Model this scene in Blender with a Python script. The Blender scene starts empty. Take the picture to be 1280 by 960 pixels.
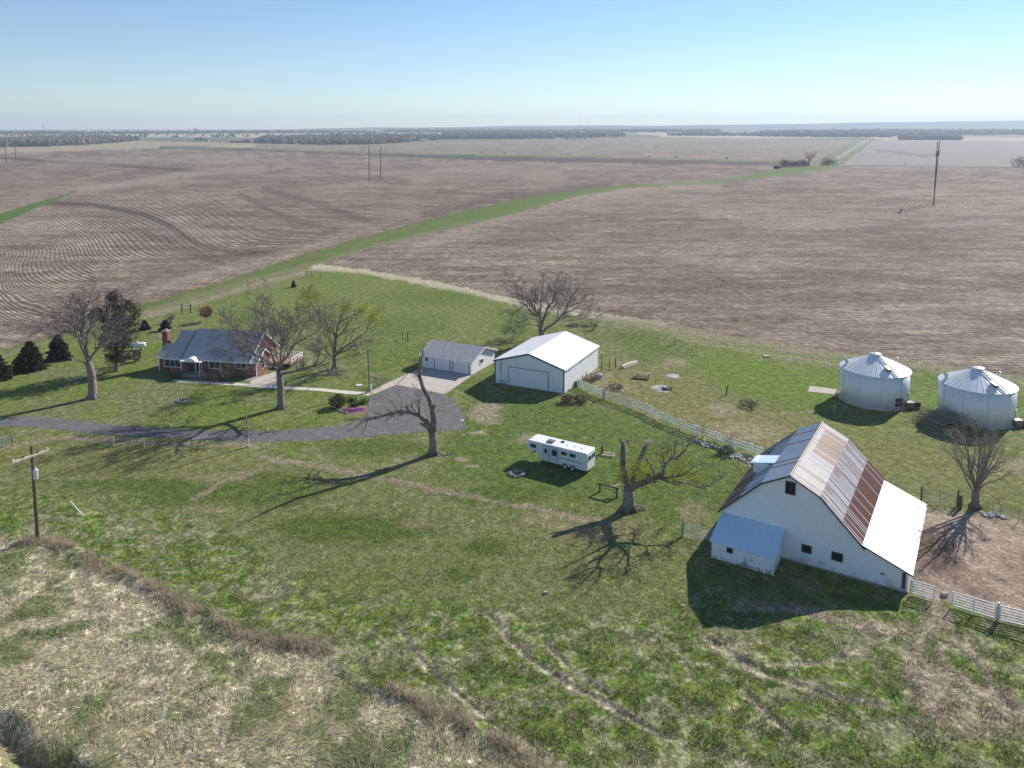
import bpy, math, random
import numpy as np
from mathutils import Vector
rad = math.radians
scn = bpy.context.scene
COL = scn.collection

# ------------------------------------------------------------------ camera model
F, H, TH = 980.0, 41.0, rad(6.5)
CY = 160 + F * math.tan(TH)
cT, sT = math.cos(TH), math.sin(TH)
cd = bpy.data.cameras.new('camera')
cam = bpy.data.objects.new('camera', cd); COL.objects.link(cam)
cam.location = (0, 0, H); cam.rotation_euler = (math.pi / 2 - TH, 0, 0)
cd.sensor_width = 36; cd.lens = F / 1280 * 36
cd.shift_y = -(480 - CY) / 1280
cd.clip_start = 0.5; cd.clip_end = 40000
scn.camera = cam

def ray(px, py):
    dy = (CY - py) / F
    return (px - 640) / F, cT + sT * dy, -sT + cT * dy
def P(px, py, z=0.0):
    d = ray(px, py); t = (z - H) / d[2]
    return Vector((d[0] * t, d[1] * t, z))
def AT(px, py, Y):
    d = ray(px, py); t = Y / d[1]
    return Vector((d[0] * t, Y, H + d[2] * t))
def projn(x, y, z):
    q = z - H
    f = np.maximum(y * cT - q * sT, 1.0); u = y * sT + q * cT
    return 640 + F * x / f, CY - F * u / f

# ------------------------------------------------------------------ noise and masks
def _h(ix, iy, s):
    n = (ix.astype(np.int64) * 374761393 + iy.astype(np.int64) * 668265263 + s * 974634777) & 0x7fffffff
    n = ((n ^ (n >> 13)) * 1274126177) & 0x7fffffff
    return ((n ^ (n >> 16)) & 0xffff) / 65535.0
def vn(x, y, s=0):
    ix, iy = np.floor(x), np.floor(y); fx, fy = x - ix, y - iy
    fx = fx * fx * (3 - 2 * fx); fy = fy * fy * (3 - 2 * fy)
    a, b, c, d = _h(ix, iy, s), _h(ix + 1, iy, s), _h(ix, iy + 1, s), _h(ix + 1, iy + 1, s)
    return (a * (1 - fx) + b * fx) * (1 - fy) + (c * (1 - fx) + d * fx) * fy
def fbm(x, y, s=0, o=4):
    r, a, t = 0, .5, 0
    for i in range(o):
        r = r + a * vn(x, y, s + i * 17); t += a; a *= .5; x = x * 2.03 + 3.1; y = y * 2.03 + 7.7
    return r / t
def sst(a, b, x):
    t = np.clip((x - a) / (b - a), 0, 1); return t * t * (3 - 2 * t)
def seg_d(x, y, a, b):
    vx, vy = b[0] - a[0], b[1] - a[1]; L = vx * vx + vy * vy + 1e-9
    t = np.clip(((x - a[0]) * vx + (y - a[1]) * vy) / L, 0, 1)
    return np.hypot(x - a[0] - t * vx, y - a[1] - t * vy)
def inside(x, y, poly):
    r = np.zeros(x.shape, bool); n = len(poly)
    for i in range(n):
        a, b = poly[i], poly[(i + 1) % n]
        if a[1] == b[1]: continue
        c = ((a[1] > y) != (b[1] > y)) & (x < (b[0] - a[0]) * (y - a[1]) / (b[1] - a[1]) + a[0])
        r ^= c
    return r
def pol(x, y, poly, f):
    o = np.zeros(x.shape)
    xs = [p[0] for p in poly]; ys = [p[1] for p in poly]
    m = (x > min(xs) - f) & (x < max(xs) + f) & (y > min(ys) - f) & (y < max(ys) + f)
    if not m.any(): return o
    xx, yy = x[m], y[m]; d = np.full(xx.shape, 1e9)
    for i in range(len(poly)): d = np.minimum(d, seg_d(xx, yy, poly[i], poly[(i + 1) % len(poly)]))
    d = np.where(inside(xx, yy, poly), -d, d)
    o[m] = sst(f, -f, d); return o
def lin(x, y, pts, w, f):
    o = np.zeros(x.shape); r = w + f
    xs = [p[0] for p in pts]; ys = [p[1] for p in pts]
    m = (x > min(xs) - r) & (x < max(xs) + r) & (y > min(ys) - r) & (y < max(ys) + r)
    if not m.any(): return o
    xx, yy = x[m], y[m]; d = np.full(xx.shape, 1e9)
    for i in range(len(pts) - 1): d = np.minimum(d, seg_d(xx, yy, pts[i], pts[i + 1]))
    o[m] = sst(w + f, max(w - f, 0), d); return o
def ell(x, y, cx, cy, rx, ry, f=.5):
    return sst(1 + f, 1 - f, np.hypot((x - cx) / rx, (y - cy) / ry))

# ------------------------------------------------------------------ traced outlines (photo pixels of ground points)
STRIP_UP = [(-500, 575), (0, 437), (60, 420), (175, 382), (320, 338), (382, 316), (440, 300), (510, 281), (570, 265), (640, 250), (690, 242), (735, 235), (790, 230), (848, 227), (900, 225), (960, 213), (1000, 208), (1030, 206)]
STRIP_LO = [(-500, 592), (0, 448), (70, 425), (185, 390), (320, 350), (405, 328), (455, 312), (520, 296), (640, 267), (715, 246), (780, 235), (815, 233), (890, 229.5), (960, 221), (1030, 211), (1050, 206.5)]
FIELD_EDGE = [(405, 330), (495, 342), (570, 356), (640, 372), (740, 388), (828, 402), (920, 420), (1040, 438), (1140, 450), (1280, 470), (1800, 560)]
R_STRIP = STRIP_UP + STRIP_LO[::-1]
R_RIGHT = [(408, 328), (455, 312), (520, 296), (640, 267), (715, 246), (780, 235), (815, 233), (890, 229.5), (960, 221), (1030, 211), (1050, 206.5), (1280, 209), (1800, 215)] + FIELD_EDGE[::-1]
R_LEFT = STRIP_UP + [(1008, 203), (960, 205.8), (640, 201), (445, 193), (320, 188), (200, 184), (150, 186), (0, 191), (-500, 205)]
R_TAN = [(-500, 205), (0, 191), (150, 186), (200, 183.5), (320, 181.5), (320, 178.5), (200, 176.5), (175, 175), (150, 178), (100, 181), (0, 184), (-500, 192)]
R_DARK = [(200, 184), (320, 188), (445, 193), (640, 201), (960, 205.8), (1008, 203), (960, 201.6), (640, 194.6), (445, 190.6), (320, 185.6), (200, 182.5)]
R_LINE = [(200, 182.5), (320, 185.6), (445, 190.6), (640, 194.6), (960, 201.6), (1012, 203.2), (1024, 201.5), (960, 199.6), (640, 192.6), (445, 188.8), (320, 183.6), (200, 180.5)]
R_MID = [(320, 178.5), (320, 183.6), (445, 188.8), (640, 192.6), (960, 199.6), (1024, 201.5), (1041, 197), (1077, 175), (960, 172), (780, 172), (640, 174.5), (545, 176), (430, 180)]
R_NE = [(1052, 206.5), (1280, 209), (1800, 215), (1800, 180), (1280, 176), (1120, 174.5), (1092, 175)]
R_ROAD = [(1041, 199), (1049, 199), (1087.5, 175), (1079, 175)]
R_ROAD2 = [(1109, 174), (1114, 174), (1125, 168.5), (1121, 168.5)]
R_VERGE = [(1049, 199), (1043, 206), (1052, 206.5), (1093, 175), (1087.5, 175)]
R_VERGE2 = [(1012, 203.2), (1030, 206), (1043, 206), (1049, 199), (1041, 199), (1079, 175), (1070, 175), (1032, 195)]
R_WSTRIP = [(-500, 380), (0, 267), (40, 254), (85, 241), (99, 237.5), (90, 241), (45, 260), (0, 279.5), (-500, 405)]
BERM = [(-60, 640), (20, 680), (62, 677), (110, 700), (160, 722), (200, 742), (250, 768), (310, 797), (345, 806), (395, 808), (430, 838), (480, 860), (560, 900), (600, 915), (650, 945), (720, 985)]
DITCH = [(-120, 860), (-40, 893), (0, 908), (24, 930), (50, 950), (110, 990), (180, 1040)]
TRACKS = [[(613, 770), (637, 800), (670, 830), (703, 850), (747, 873), (780, 893), (830, 920), (880, 940), (940, 962)],
          [(502, 793), (527, 827), (553, 853), (587, 880), (620, 910), (670, 940), (700, 962)],
          [(680, 800), (713, 837), (760, 868)],
          [(887, 800), (913, 817), (957, 843), (1013, 860), (1057, 877), (1110, 884)],
          [(960, 830), (1013, 830), (1063, 817), (1100, 796)],
          [(933, 868), (963, 893), (997, 927), (1035, 958)]]
def W2(pts): return [tuple(P(*p))[:2] for p in pts]
BERM_W, DITCH_W = W2(BERM), W2(DITCH)
R_STRAW = [(-200, 640), (20, 676), (62, 677), (160, 722), (250, 768), (320, 800), (395, 815), (430, 842), (560, 902), (660, 950), (720, 990), (760, 1900), (-900, 1900), (-900, 700)]
R_ROUGH = [(0, 610), (100, 625), (230, 640), (330, 690), (400, 745), (500, 752), (620, 755), (700, 762), (800, 770), (850, 750), (960, 752), (1060, 765), (1140, 760), (1300, 790), (1500, 800), (2200, 800), (2200, 1900), (300, 1900), (-200, 900), (-200, 620)]
R_LOT = [(1149, 634), (1190, 641), (1223, 643), (1250, 648), (1290, 658), (1500, 695), (1500, 860), (1290, 778), (1190, 750), (1150, 742), (1120, 700)]
CREST = ([-500, 0, 330, 420, 470, 560, 640, 800, 960, 1100, 1280, 1800], [164.5, 163, 162.5, 160.5, 159, 159.2, 157.5, 157, 155.5, 153, 150.5, 148])

def flat_px(x, y): return projn(x, np.maximum(y, 8.0), 0.0)
def hz(x, y):
    x = np.asarray(x, float); y = np.asarray(y, float)
    z = np.zeros(np.broadcast(x, y).shape); x = x + z; y = y + z
    far = y > 1100
    if far.any():
        X, Y = x[far], y[far]
        a = sst(1500, 5200, Y)
        h = 24 * a + (fbm(X / 900 + 5, Y / 1500, 3, 3) - .5) * 16 * sst(1300, 3200, Y) * (1 - .5 * sst(5000, 7000, Y))
        px = 640 + F * X / Y
        cz = H + (160 - np.interp(px, *CREST)) * 8000 / F + (fbm(X / 500, Y * 0, 9, 3) - .5) * 10
        h = h + (cz - h) * np.exp(-((Y - 8000) / 900) ** 2)
        z[far] = np.minimum(h, 146)
    near = (y > 12) & (y < 95)
    if near.any():
        X, Y = x[near], y[near]; px, py = flat_px(X, Y)
        ro = np.maximum(pol(px, py, R_STRAW, 14), pol(px, py, R_ROUGH, 25) * .6)
        b = (fbm(X / 1.1, Y / 1.1, 21, 3) - .5) * .26 * ro + (fbm(X / 5, Y / 5, 25, 2) - .5) * .4 * ro
        d = np.full(X.shape, 1e9)
        for i in range(len(BERM_W) - 1): d = np.minimum(d, seg_d(X, Y, BERM_W[i], BERM_W[i + 1]))
        b += .3 * np.exp(-(d / .8) ** 2) * sst(.3, .75, vn(X / 2.2, Y / 2.2, 5)) * sst(45, 90, px)
        d = np.full(X.shape, 1e9)
        for i in range(len(DITCH_W) - 1): d = np.minimum(d, seg_d(X, Y, DITCH_W[i], DITCH_W[i + 1]))
        b -= 1.5 * np.exp(-(d / .8) ** 2)
        for t in TRACKS: b -= .12 * lin(px, py, t, 2.5, 4)
        z[near] = b
    return z
def hz1(x, y): return float(hz(np.array([x]), np.array([y]))[0])
def PT(px, py):
    Y = np.geomspace(400, 8600, 3000); d = ray(px, py)
    X = d[0] / d[1] * Y; Z = H + d[2] / d[1] * Y; g = hz(X, Y)
    k = np.argmax(Z <= g) if (Z <= g).any() else len(Y) - 1
    return Vector((X[k], Y[k], g[k]))

# ------------------------------------------------------------------ materials
def nodes(name):
    m = bpy.data.materials.new(name); m.use_nodes = True
    nt = m.node_tree; b = nt.nodes['Principled BSDF']
    return m, nt, b
def N(nt, t, **k):
    n = nt.nodes.new(t)
    for a, v in k.items():
        if a in n.inputs.keys() if hasattr(n.inputs, 'keys') else False: n.inputs[a].default_value = v
        else: setattr(n, a, v)
    return n
def rampn(nt, src, stops):
    r = nt.nodes.new('ShaderNodeValToRGB'); e = r.color_ramp.elements
    e[0].position, e[0].color = stops[0][0], (*stops[0][1], 1)
    e[1].position, e[1].color = stops[-1][0], (*stops[-1][1], 1)
    for p, c in stops[1:-1]:
        q = e.new(p); q.color = (*c, 1)
    nt.links.new(src, r.inputs[0]); return r
def noise_n(nt, scale, detail=4, rough=.6, vec=None, geo=False):
    n = nt.nodes.new('ShaderNodeTexNoise'); n.inputs['Scale'].default_value = scale
    n.inputs['Detail'].default_value = detail; n.inputs['Roughness'].default_value = rough
    if vec is None:
        if geo: vec = nt.nodes.new('ShaderNodeNewGeometry').outputs['Position']
        else: vec = nt.nodes.new('ShaderNodeTexCoord').outputs['Object']
    nt.links.new(vec, n.inputs['Vector']); return n
def mat(name, c, rough=.7, var=.18, scale=3, metal=0, c2=None, t=(.42, .62), bump=0, spec=.3):
    """paint, wood, stone ...: a base colour broken by noise, with an optional second colour in blotches"""
    m, nt, b = nodes(name)
    n = noise_n(nt, scale, 5, .65)
    lo = tuple(x * (1 - var) for x in c); hi = tuple(min(x * (1 + var), .95) for x in c)
    r = rampn(nt, n.outputs['Fac'], [(.3, lo), (.7, hi)])
    out = r.outputs[0]
    if c2:
        n2 = noise_n(nt, scale * .45, 6, .7); k = rampn(nt, n2.outputs['Fac'], [(t[0], (0, 0, 0)), (t[1], (1, 1, 1))])
        mx = N(nt, 'ShaderNodeMixRGB'); nt.links.new(k.outputs[0], mx.inputs[0]); nt.links.new(out, mx.inputs[1]); mx.inputs[2].default_value = (*c2, 1)
        out = mx.outputs[0]
    nt.links.new(out, b.inputs['Base Color'])
    b.inputs['Roughness'].default_value = rough; b.inputs['Metallic'].default_value = metal
    b.inputs['Specular IOR Level'].default_value = spec
    if bump:
        bp = N(nt, 'ShaderNodeBump'); bp.inputs['Strength'].default_value = bump; bp.inputs['Distance'].default_value = .05
        nt.links.new(n.outputs['Fac'], bp.inputs['Height']); nt.links.new(bp.outputs[0], b.inputs['Normal'])
    return m
def lined(name, c, axis, period, depth=.35, rough=.5, var=.08, dirt=None, groove=.82, metal=0, base=0):
    """siding or ribbed sheet: narrow grooves every period metres along one local axis, weathering from noise"""
    m, nt, b = nodes(name)
    tc = nt.nodes.new('ShaderNodeTexCoord').outputs['Object']
    sp = nt.nodes.new('ShaderNodeSeparateXYZ'); nt.links.new(tc, sp.inputs[0])
    ml = N(nt, 'ShaderNodeMath', operation='MULTIPLY'); nt.links.new(sp.outputs[axis], ml.inputs[0]); ml.inputs[1].default_value = 1 / period
    fr = N(nt, 'ShaderNodeMath', operation='FRACT'); nt.links.new(ml.outputs[0], fr.inputs[0])
    gr = rampn(nt, fr.outputs[0], [(0, (groove,) * 3), (.1, (1, 1, 1)), (.9, (1, 1, 1)), (1, (groove,) * 3)])
    n = noise_n(nt, 1.3, 5, .7)
    r = rampn(nt, n.outputs['Fac'], [(.3, tuple(x * (1 - var) for x in c)), (.7, tuple(min(.93, x * (1 + var)) for x in c))])
    out = r.outputs[0]
    if dirt:
        n2 = noise_n(nt, .9, 8, .75); src = n2.outputs['Fac']
        if base:
            g = N(nt, 'ShaderNodeMapRange'); nt.links.new(sp.outputs[2], g.inputs[0]); g.inputs[1].default_value = 0; g.inputs[2].default_value = base; g.inputs[3].default_value = .2; g.inputs[4].default_value = 0
            aa = N(nt, 'ShaderNodeMath', operation='ADD'); nt.links.new(src, aa.inputs[0]); nt.links.new(g.outputs[0], aa.inputs[1]); src = aa.outputs[0]
        k = rampn(nt, src, [(dirt[1], (0, 0, 0)), (dirt[2], (1, 1, 1))])
        mx = N(nt, 'ShaderNodeMixRGB'); nt.links.new(k.outputs[0], mx.inputs[0]); nt.links.new(out, mx.inputs[1]); mx.inputs[2].default_value = (*dirt[0], 1); out = mx.outputs[0]
    mu = N(nt, 'ShaderNodeMixRGB', blend_type='MULTIPLY'); mu.inputs[0].default_value = 1
    nt.links.new(out, mu.inputs[1]); nt.links.new(gr.outputs[0], mu.inputs[2]); nt.links.new(mu.outputs[0], b.inputs['Base Color'])
    bp = N(nt, 'ShaderNodeBump'); bp.inputs['Strength'].default_value = depth; bp.inputs['Distance'].default_value = .03
    nt.links.new(gr.outputs[0], bp.inputs['Height']); nt.links.new(bp.outputs[0], b.inputs['Normal'])
    b.inputs['Roughness'].default_value = rough; b.inputs['Specular IOR Level'].default_value = .3; b.inputs['Metallic'].default_value = metal
    return m
def vcol(name, attr='gc', rough=.8, var=.15, scale=2.0, trans=0):
    m, nt, b = nodes(name)
    a = N(nt, 'ShaderNodeAttribute', attribute_name=attr)
    n = noise_n(nt, scale, 4, .7, geo=True)
    k = rampn(nt, n.outputs['Fac'], [(.3, (1 - var,) * 3), (.7, (1 + var,) * 3)])
    mu = N(nt, 'ShaderNodeMixRGB', blend_type='MULTIPLY'); mu.inputs[0].default_value = 1
    nt.links.new(a.outputs['Color'], mu.inputs[1]); nt.links.new(k.outputs[0], mu.inputs[2]); nt.links.new(mu.outputs[0], b.inputs['Base Color'])
    b.inputs['Roughness'].default_value = rough; b.inputs['Specular IOR Level'].default_value = .15
    if trans:
        t = nt.nodes.new('ShaderNodeBsdfTranslucent'); nt.links.new(mu.outputs[0], t.inputs[0]); ms = nt.nodes.new('ShaderNodeMixShader'); ms.inputs[0].default_value = trans
        nt.links.new(b.outputs[0], ms.inputs[1]); nt.links.new(t.outputs[0], ms.inputs[2]); nt.links.new(ms.outputs[0], nt.nodes['Material Output'].inputs['Surface'])
    return m
def ground_mat(name, sx, sy, s1, s2, row=False, bump=.5, speck=None):
    """ground: painted-in soil and sward colours (attribute gc) broken by noise at two sizes; crop rows from attribute row"""
    m, nt, b = nodes(name)
    L = nt.links.new
    a = N(nt, 'ShaderNodeAttribute', attribute_name='gc'); ru = N(nt, 'ShaderNodeAttribute', attribute_name='ruf')
    geo = nt.nodes.new('ShaderNodeNewGeometry').outputs['Position']
    mp = N(nt, 'ShaderNodeVectorMath', operation='MULTIPLY'); L(geo, mp.inputs[0]); mp.inputs[1].default_value = (sx, sy, 1)
    n1 = noise_n(nt, s1, 6, .72, vec=mp.outputs[0]); n2 = noise_n(nt, s2, 3, .7, vec=mp.outputs[0])
    ad = N(nt, 'ShaderNodeMath', operation='ADD'); L(n1.outputs['Fac'], ad.inputs[0]); L(n2.outputs['Fac'], ad.inputs[1])
    sb = N(nt, 'ShaderNodeMath', operation='SUBTRACT'); L(ad.outputs[0], sb.inputs[0]); sb.inputs[1].default_value = 1.0
    hgt = sb.outputs[0]
    if row:
        r = N(nt, 'ShaderNodeAttribute', attribute_name='row'); am = N(nt, 'ShaderNodeAttribute', attribute_name='amp')
        nz = noise_n(nt, .25, 2, .5, vec=geo)
        nm = N(nt, 'ShaderNodeMath', operation='MULTIPLY'); L(nz.outputs['Fac'], nm.inputs[0]); nm.inputs[1].default_value = 3.0
        q = N(nt, 'ShaderNodeMath', operation='MULTIPLY_ADD'); L(r.outputs['Fac'], q.inputs[0]); q.inputs[1].default_value = 2 * math.pi; L(nm.outputs[0], q.inputs[2])
        s = N(nt, 'ShaderNodeMath', operation='SINE'); L(q.outputs[0], s.inputs[0])
        sm = N(nt, 'ShaderNodeMath', operation='MULTIPLY_ADD'); L(s.outputs[0], sm.inputs[0]); L(am.outputs['Fac'], sm.inputs[1]); L(sb.outputs[0], sm.inputs[2])
        hgt = sm.outputs[0]
    mm = N(nt, 'ShaderNodeMath', operation='MULTIPLY'); L(hgt, mm.inputs[0]); L(ru.outputs['Fac'], mm.inputs[1])
    ex = N(nt, 'ShaderNodeMath', operation='EXPONENT'); L(mm.outputs[0], ex.inputs[0])
    mu = N(nt, 'ShaderNodeVectorMath', operation='SCALE'); L(a.outputs['Color'], mu.inputs[0]); L(ex.outputs[0], mu.inputs['Scale'])
    out = mu.outputs[0]
    if speck:
        n3 = noise_n(nt, speck[0], 3, .75, vec=mp.outputs[0]); k = rampn(nt, n3.outputs['Fac'], [(speck[1], (0, 0, 0)), (speck[2], (speck[4],) * 3)])
        mx = N(nt, 'ShaderNodeMixRGB'); L(k.outputs[0], mx.inputs[0]); L(out, mx.inputs[1]); mx.inputs[2].default_value = (*speck[3], 1); out = mx.outputs[0]
    L(out, b.inputs['Base Color']); b.inputs['Roughness'].default_value = .95; b.inputs['Specular IOR Level'].default_value = .08
    if bump:
        bp = N(nt, 'ShaderNodeBump'); bp.inputs['Strength'].default_value = bump; bp.inputs['Distance'].default_value = .25
        L(hgt, bp.inputs['Height']); L(bp.outputs[0], b.inputs['Normal'])
    return m

M = {}
M['white_paint'] = mat('white_paint', (.80, .81, .82), .5, .05, 2)
M['white_siding'] = lined('white_siding', (.82, .84, .86), 2, .2, .7, .55, .05, ((.46, .41, .35), .60, .82), .74, base=1.5)
M['white_boards'] = lined('white_boards', (.80, .82, .84), 0, .25, .3, .6, .06, ((.38, .34, .29), .6, .68), .8, base=1.0)
M['clap'] = lined('clapboard', (.82, .83, .84), 2, .13, .3, .6, .04, None, .86)
M['steel_wall_x'] = lined('ribbed_white_steel', (.78, .83, .87), 0, .3, .6, .4, .03, None, .76)
M['steel_wall_y'] = lined('ribbed_white_steel_side', (.78, .80, .81), 1, .3, .6, .4, .03, None, .76)
M['steel_roof'] = lined('white_steel_roof', (.80, .81, .81), 1, .45, .4, .42, .04, None, .86)
M['leanto_roof'] = lined('pale_metal_roof', (.70, .71, .72), 1, .6, .25, .45, .05, ((.55, .62, .65), .5, .9), .93)
M['blue_metal'] = lined('blue_grey_metal_roof', (.60, .78, .90), 0, .6, .25, .38, .05, None, .92)
M['dark_trim'] = mat('dark_trim', (.06, .065, .075), .5, .1, 3)
M['shingle'] = mat('grey_shingle', (.46, .455, .45), .85, .2, 6, bump=.2)
M['shingle_old'] = mat('worn_grey_shingle', (.46, .455, .45), .9, .22, 5, c2=(.33, .33, .34), bump=.2)
M['glass'] = mat('dark_glass', (.03, .04, .045), .12, .2, 2, spec=.5)
M['dark_hole'] = mat('dark_opening', (.02, .017, .015), .9, .2, 2)
M['wood_dark'] = mat('weathered_dark_wood', (.10, .075, .06), .85, .3, 5)
M['wood_grey'] = mat('weathered_grey_wood', (.27, .24, .2), .85, .25, 5)
M['wood_pale'] = mat('pale_lumber', (.62, .54, .42), .8, .15, 4)
M['pole_wood'] = mat('utility_pole_wood', (.13, .085, .062), .85, .3, 2.5)
M['deck_wood'] = mat('brown_deck_boards', (.36, .2, .13), .8, .18, 4)
M['door_red'] = mat('brown_red_door', (.12, .04, .03), .6, .15, 3)
M['galv'] = mat('galvanised_steel', (.55, .57, .58), .45, .08, 3, metal=.3)
M['galv_dark'] = mat('dull_steel_tube', (.22, .22, .21), .5, .1, 3, metal=.4)
M['asphalt'] = mat('asphalt', (.135, .129, .128), .95, .28, 1.6, c2=(.2, .19, .182), t=(.48, .66), bump=.2)
M['concrete'] = mat('pale_concrete', (.54, .48, .41), .9, .1, .8, c2=(.46, .41, .35))
M['path_concrete'] = mat('footpath_concrete', (.66, .6, .49), .9, .1, .9)
M['tyre'] = mat('black_rubber', (.02, .02, .02), .8, .2, 4)
M['stone'] = mat('field_stone', (.36, .32, .29), .9, .3, 3)
M['white_stone'] = mat('pale_rubble', (.42, .39, .36), .9, .25, 2.5)
M['ash'] = mat('grey_ash', (.36, .34, .33), .95, .2, 1.5, c2=(.5, .48, .46))
M['black'] = mat('black_plastic', (.025, .025, .028), .6, .2, 3)
M['trailer'] = mat('white_trailer_skin', (.66, .71, .75), .35, .03, 1)
M['trailer_roof'] = mat('white_trailer_roof', (.82, .82, .8), .5, .04, 1)
M['trailer_door'] = mat('pale_blue_grey_door', (.52, .6, .66), .4, .04, 1)
M['red'] = mat('red_paint', (.38, .06, .05), .5, .1, 3)
M['tan_stripe'] = mat('tan_stripe', (.3, .22, .16), .5, .1, 3)
M['orange'] = mat('orange_paint', (.5, .16, .07), .6, .1, 3)
M['pink'] = mat('pink_flowers', (.58, .22, .48), .8, .4, 3)
M['bark'] = mat('grey_brown_bark', (.21, .183, .158), .95, .4, 2.2, bump=.6)
M['bark_pale'] = mat('pale_peeling_bark', (.26, .225, .185), .95, .4, 1.6, c2=(.12, .1, .082), bump=.6)
M['twig'] = mat('bare_twigs', (.23, .195, .175), .95, .2, 1)
M['twig_tan'] = mat('tan_twigs', (.33, .27, .21), .95, .2, 1)
M['bin_panel'] = mat('dark_access_panel', (.05, .06, .08), .6, .2, 5)
M['yellow'] = mat('yellow_cap', (.6, .55, .2), .7, .1, 3)
M['stake'] = mat('pale_stake', (.62, .6, .42), .7, .1, 3)

def brick_mat():
    m, nt, b = nodes('red_brick')
    tc = nt.nodes.new('ShaderNodeTexCoord').outputs['Object']
    sp = nt.nodes.new('ShaderNodeSeparateXYZ'); nt.links.new(tc, sp.inputs[0])
    ad = N(nt, 'ShaderNodeMath', operation='ADD'); nt.links.new(sp.outputs[0], ad.inputs[0]); nt.links.new(sp.outputs[1], ad.inputs[1])
    cb = nt.nodes.new('ShaderNodeCombineXYZ'); nt.links.new(ad.outputs[0], cb.inputs[0]); nt.links.new(sp.outputs[2], cb.inputs[1])
    br = nt.nodes.new('ShaderNodeTexBrick'); nt.links.new(cb.outputs[0], br.inputs['Vector'])
    br.inputs['Color1'].default_value = (.19, .052, .035, 1); br.inputs['Color2'].default_value = (.26, .075, .046, 1); br.inputs['Mortar'].default_value = (.26, .19, .16, 1)
    br.inputs['Scale'].default_value = 1; br.inputs['Brick Width'].default_value = .22; br.inputs['Row Height'].default_value = .075; br.inputs['Mortar Size'].default_value = .008
    nt.links.new(br.outputs['Color'], b.inputs['Base Color']); b.inputs['Roughness'].default_value = .9
    return m
M['brick'] = brick_mat()
M['leaf'] = vcol('leaf_clumps', 'gc', .75, .1, 1.5, .35)
M['sheet'] = vcol('weathered_roof_sheets', 'gc', .45, .1, 2.2)
M['blade'] = vcol('grass_blades', 'gc', .8, .05, 2, .5)
M['wood_far'] = vcol('distant_tree_crowns', 'gc', .95, .3, .12)
M['grass_g'] = ground_mat('pasture_and_lawn', 1, .8, 1.0, 3.0, bump=.4)
M['field_g'] = ground_mat('ploughed_stubble_field', .4, .6, .5, 1.7, row=True, bump=.3, speck=(1.4, .53, .72, (.37, .30, .232), .7))
M['far_g'] = ground_mat('far_country', .35, 1, .02, .06, bump=0)
M['gravel'] = mat('gravel_road', (.22, .205, .19), .95, .15, .1)

# ------------------------------------------------------------------ objects and meshes
def tag(o, label=None, cat=None, group=None, kind=None):
    if label: o['label'] = label
    if cat: o['category'] = cat
    if group: o['group'] = group
    if kind: o['kind'] = kind
    return o
def thing(name, label, cat, loc=(0, 0, 0), rz=0, group=None):
    o = bpy.data.objects.new(name, None); COL.objects.link(o)
    o.location = loc; o.rotation_euler = (0, 0, rz); o.empty_display_size = .3
    return tag(o, label, cat, group)
def link(name, me, m, parent=None):
    o = bpy.data.objects.new(name, me); COL.objects.link(o)
    if m is not None: me.materials.append(m)
    if parent is not None: o.parent = parent
    return o
def copy_tree(o, parent=None):
    c = o.copy(); COL.objects.link(c)
    if parent is not None: c.parent = parent
    for ch in [q for q in o.children]: copy_tree(ch, c)
    return c

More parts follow.
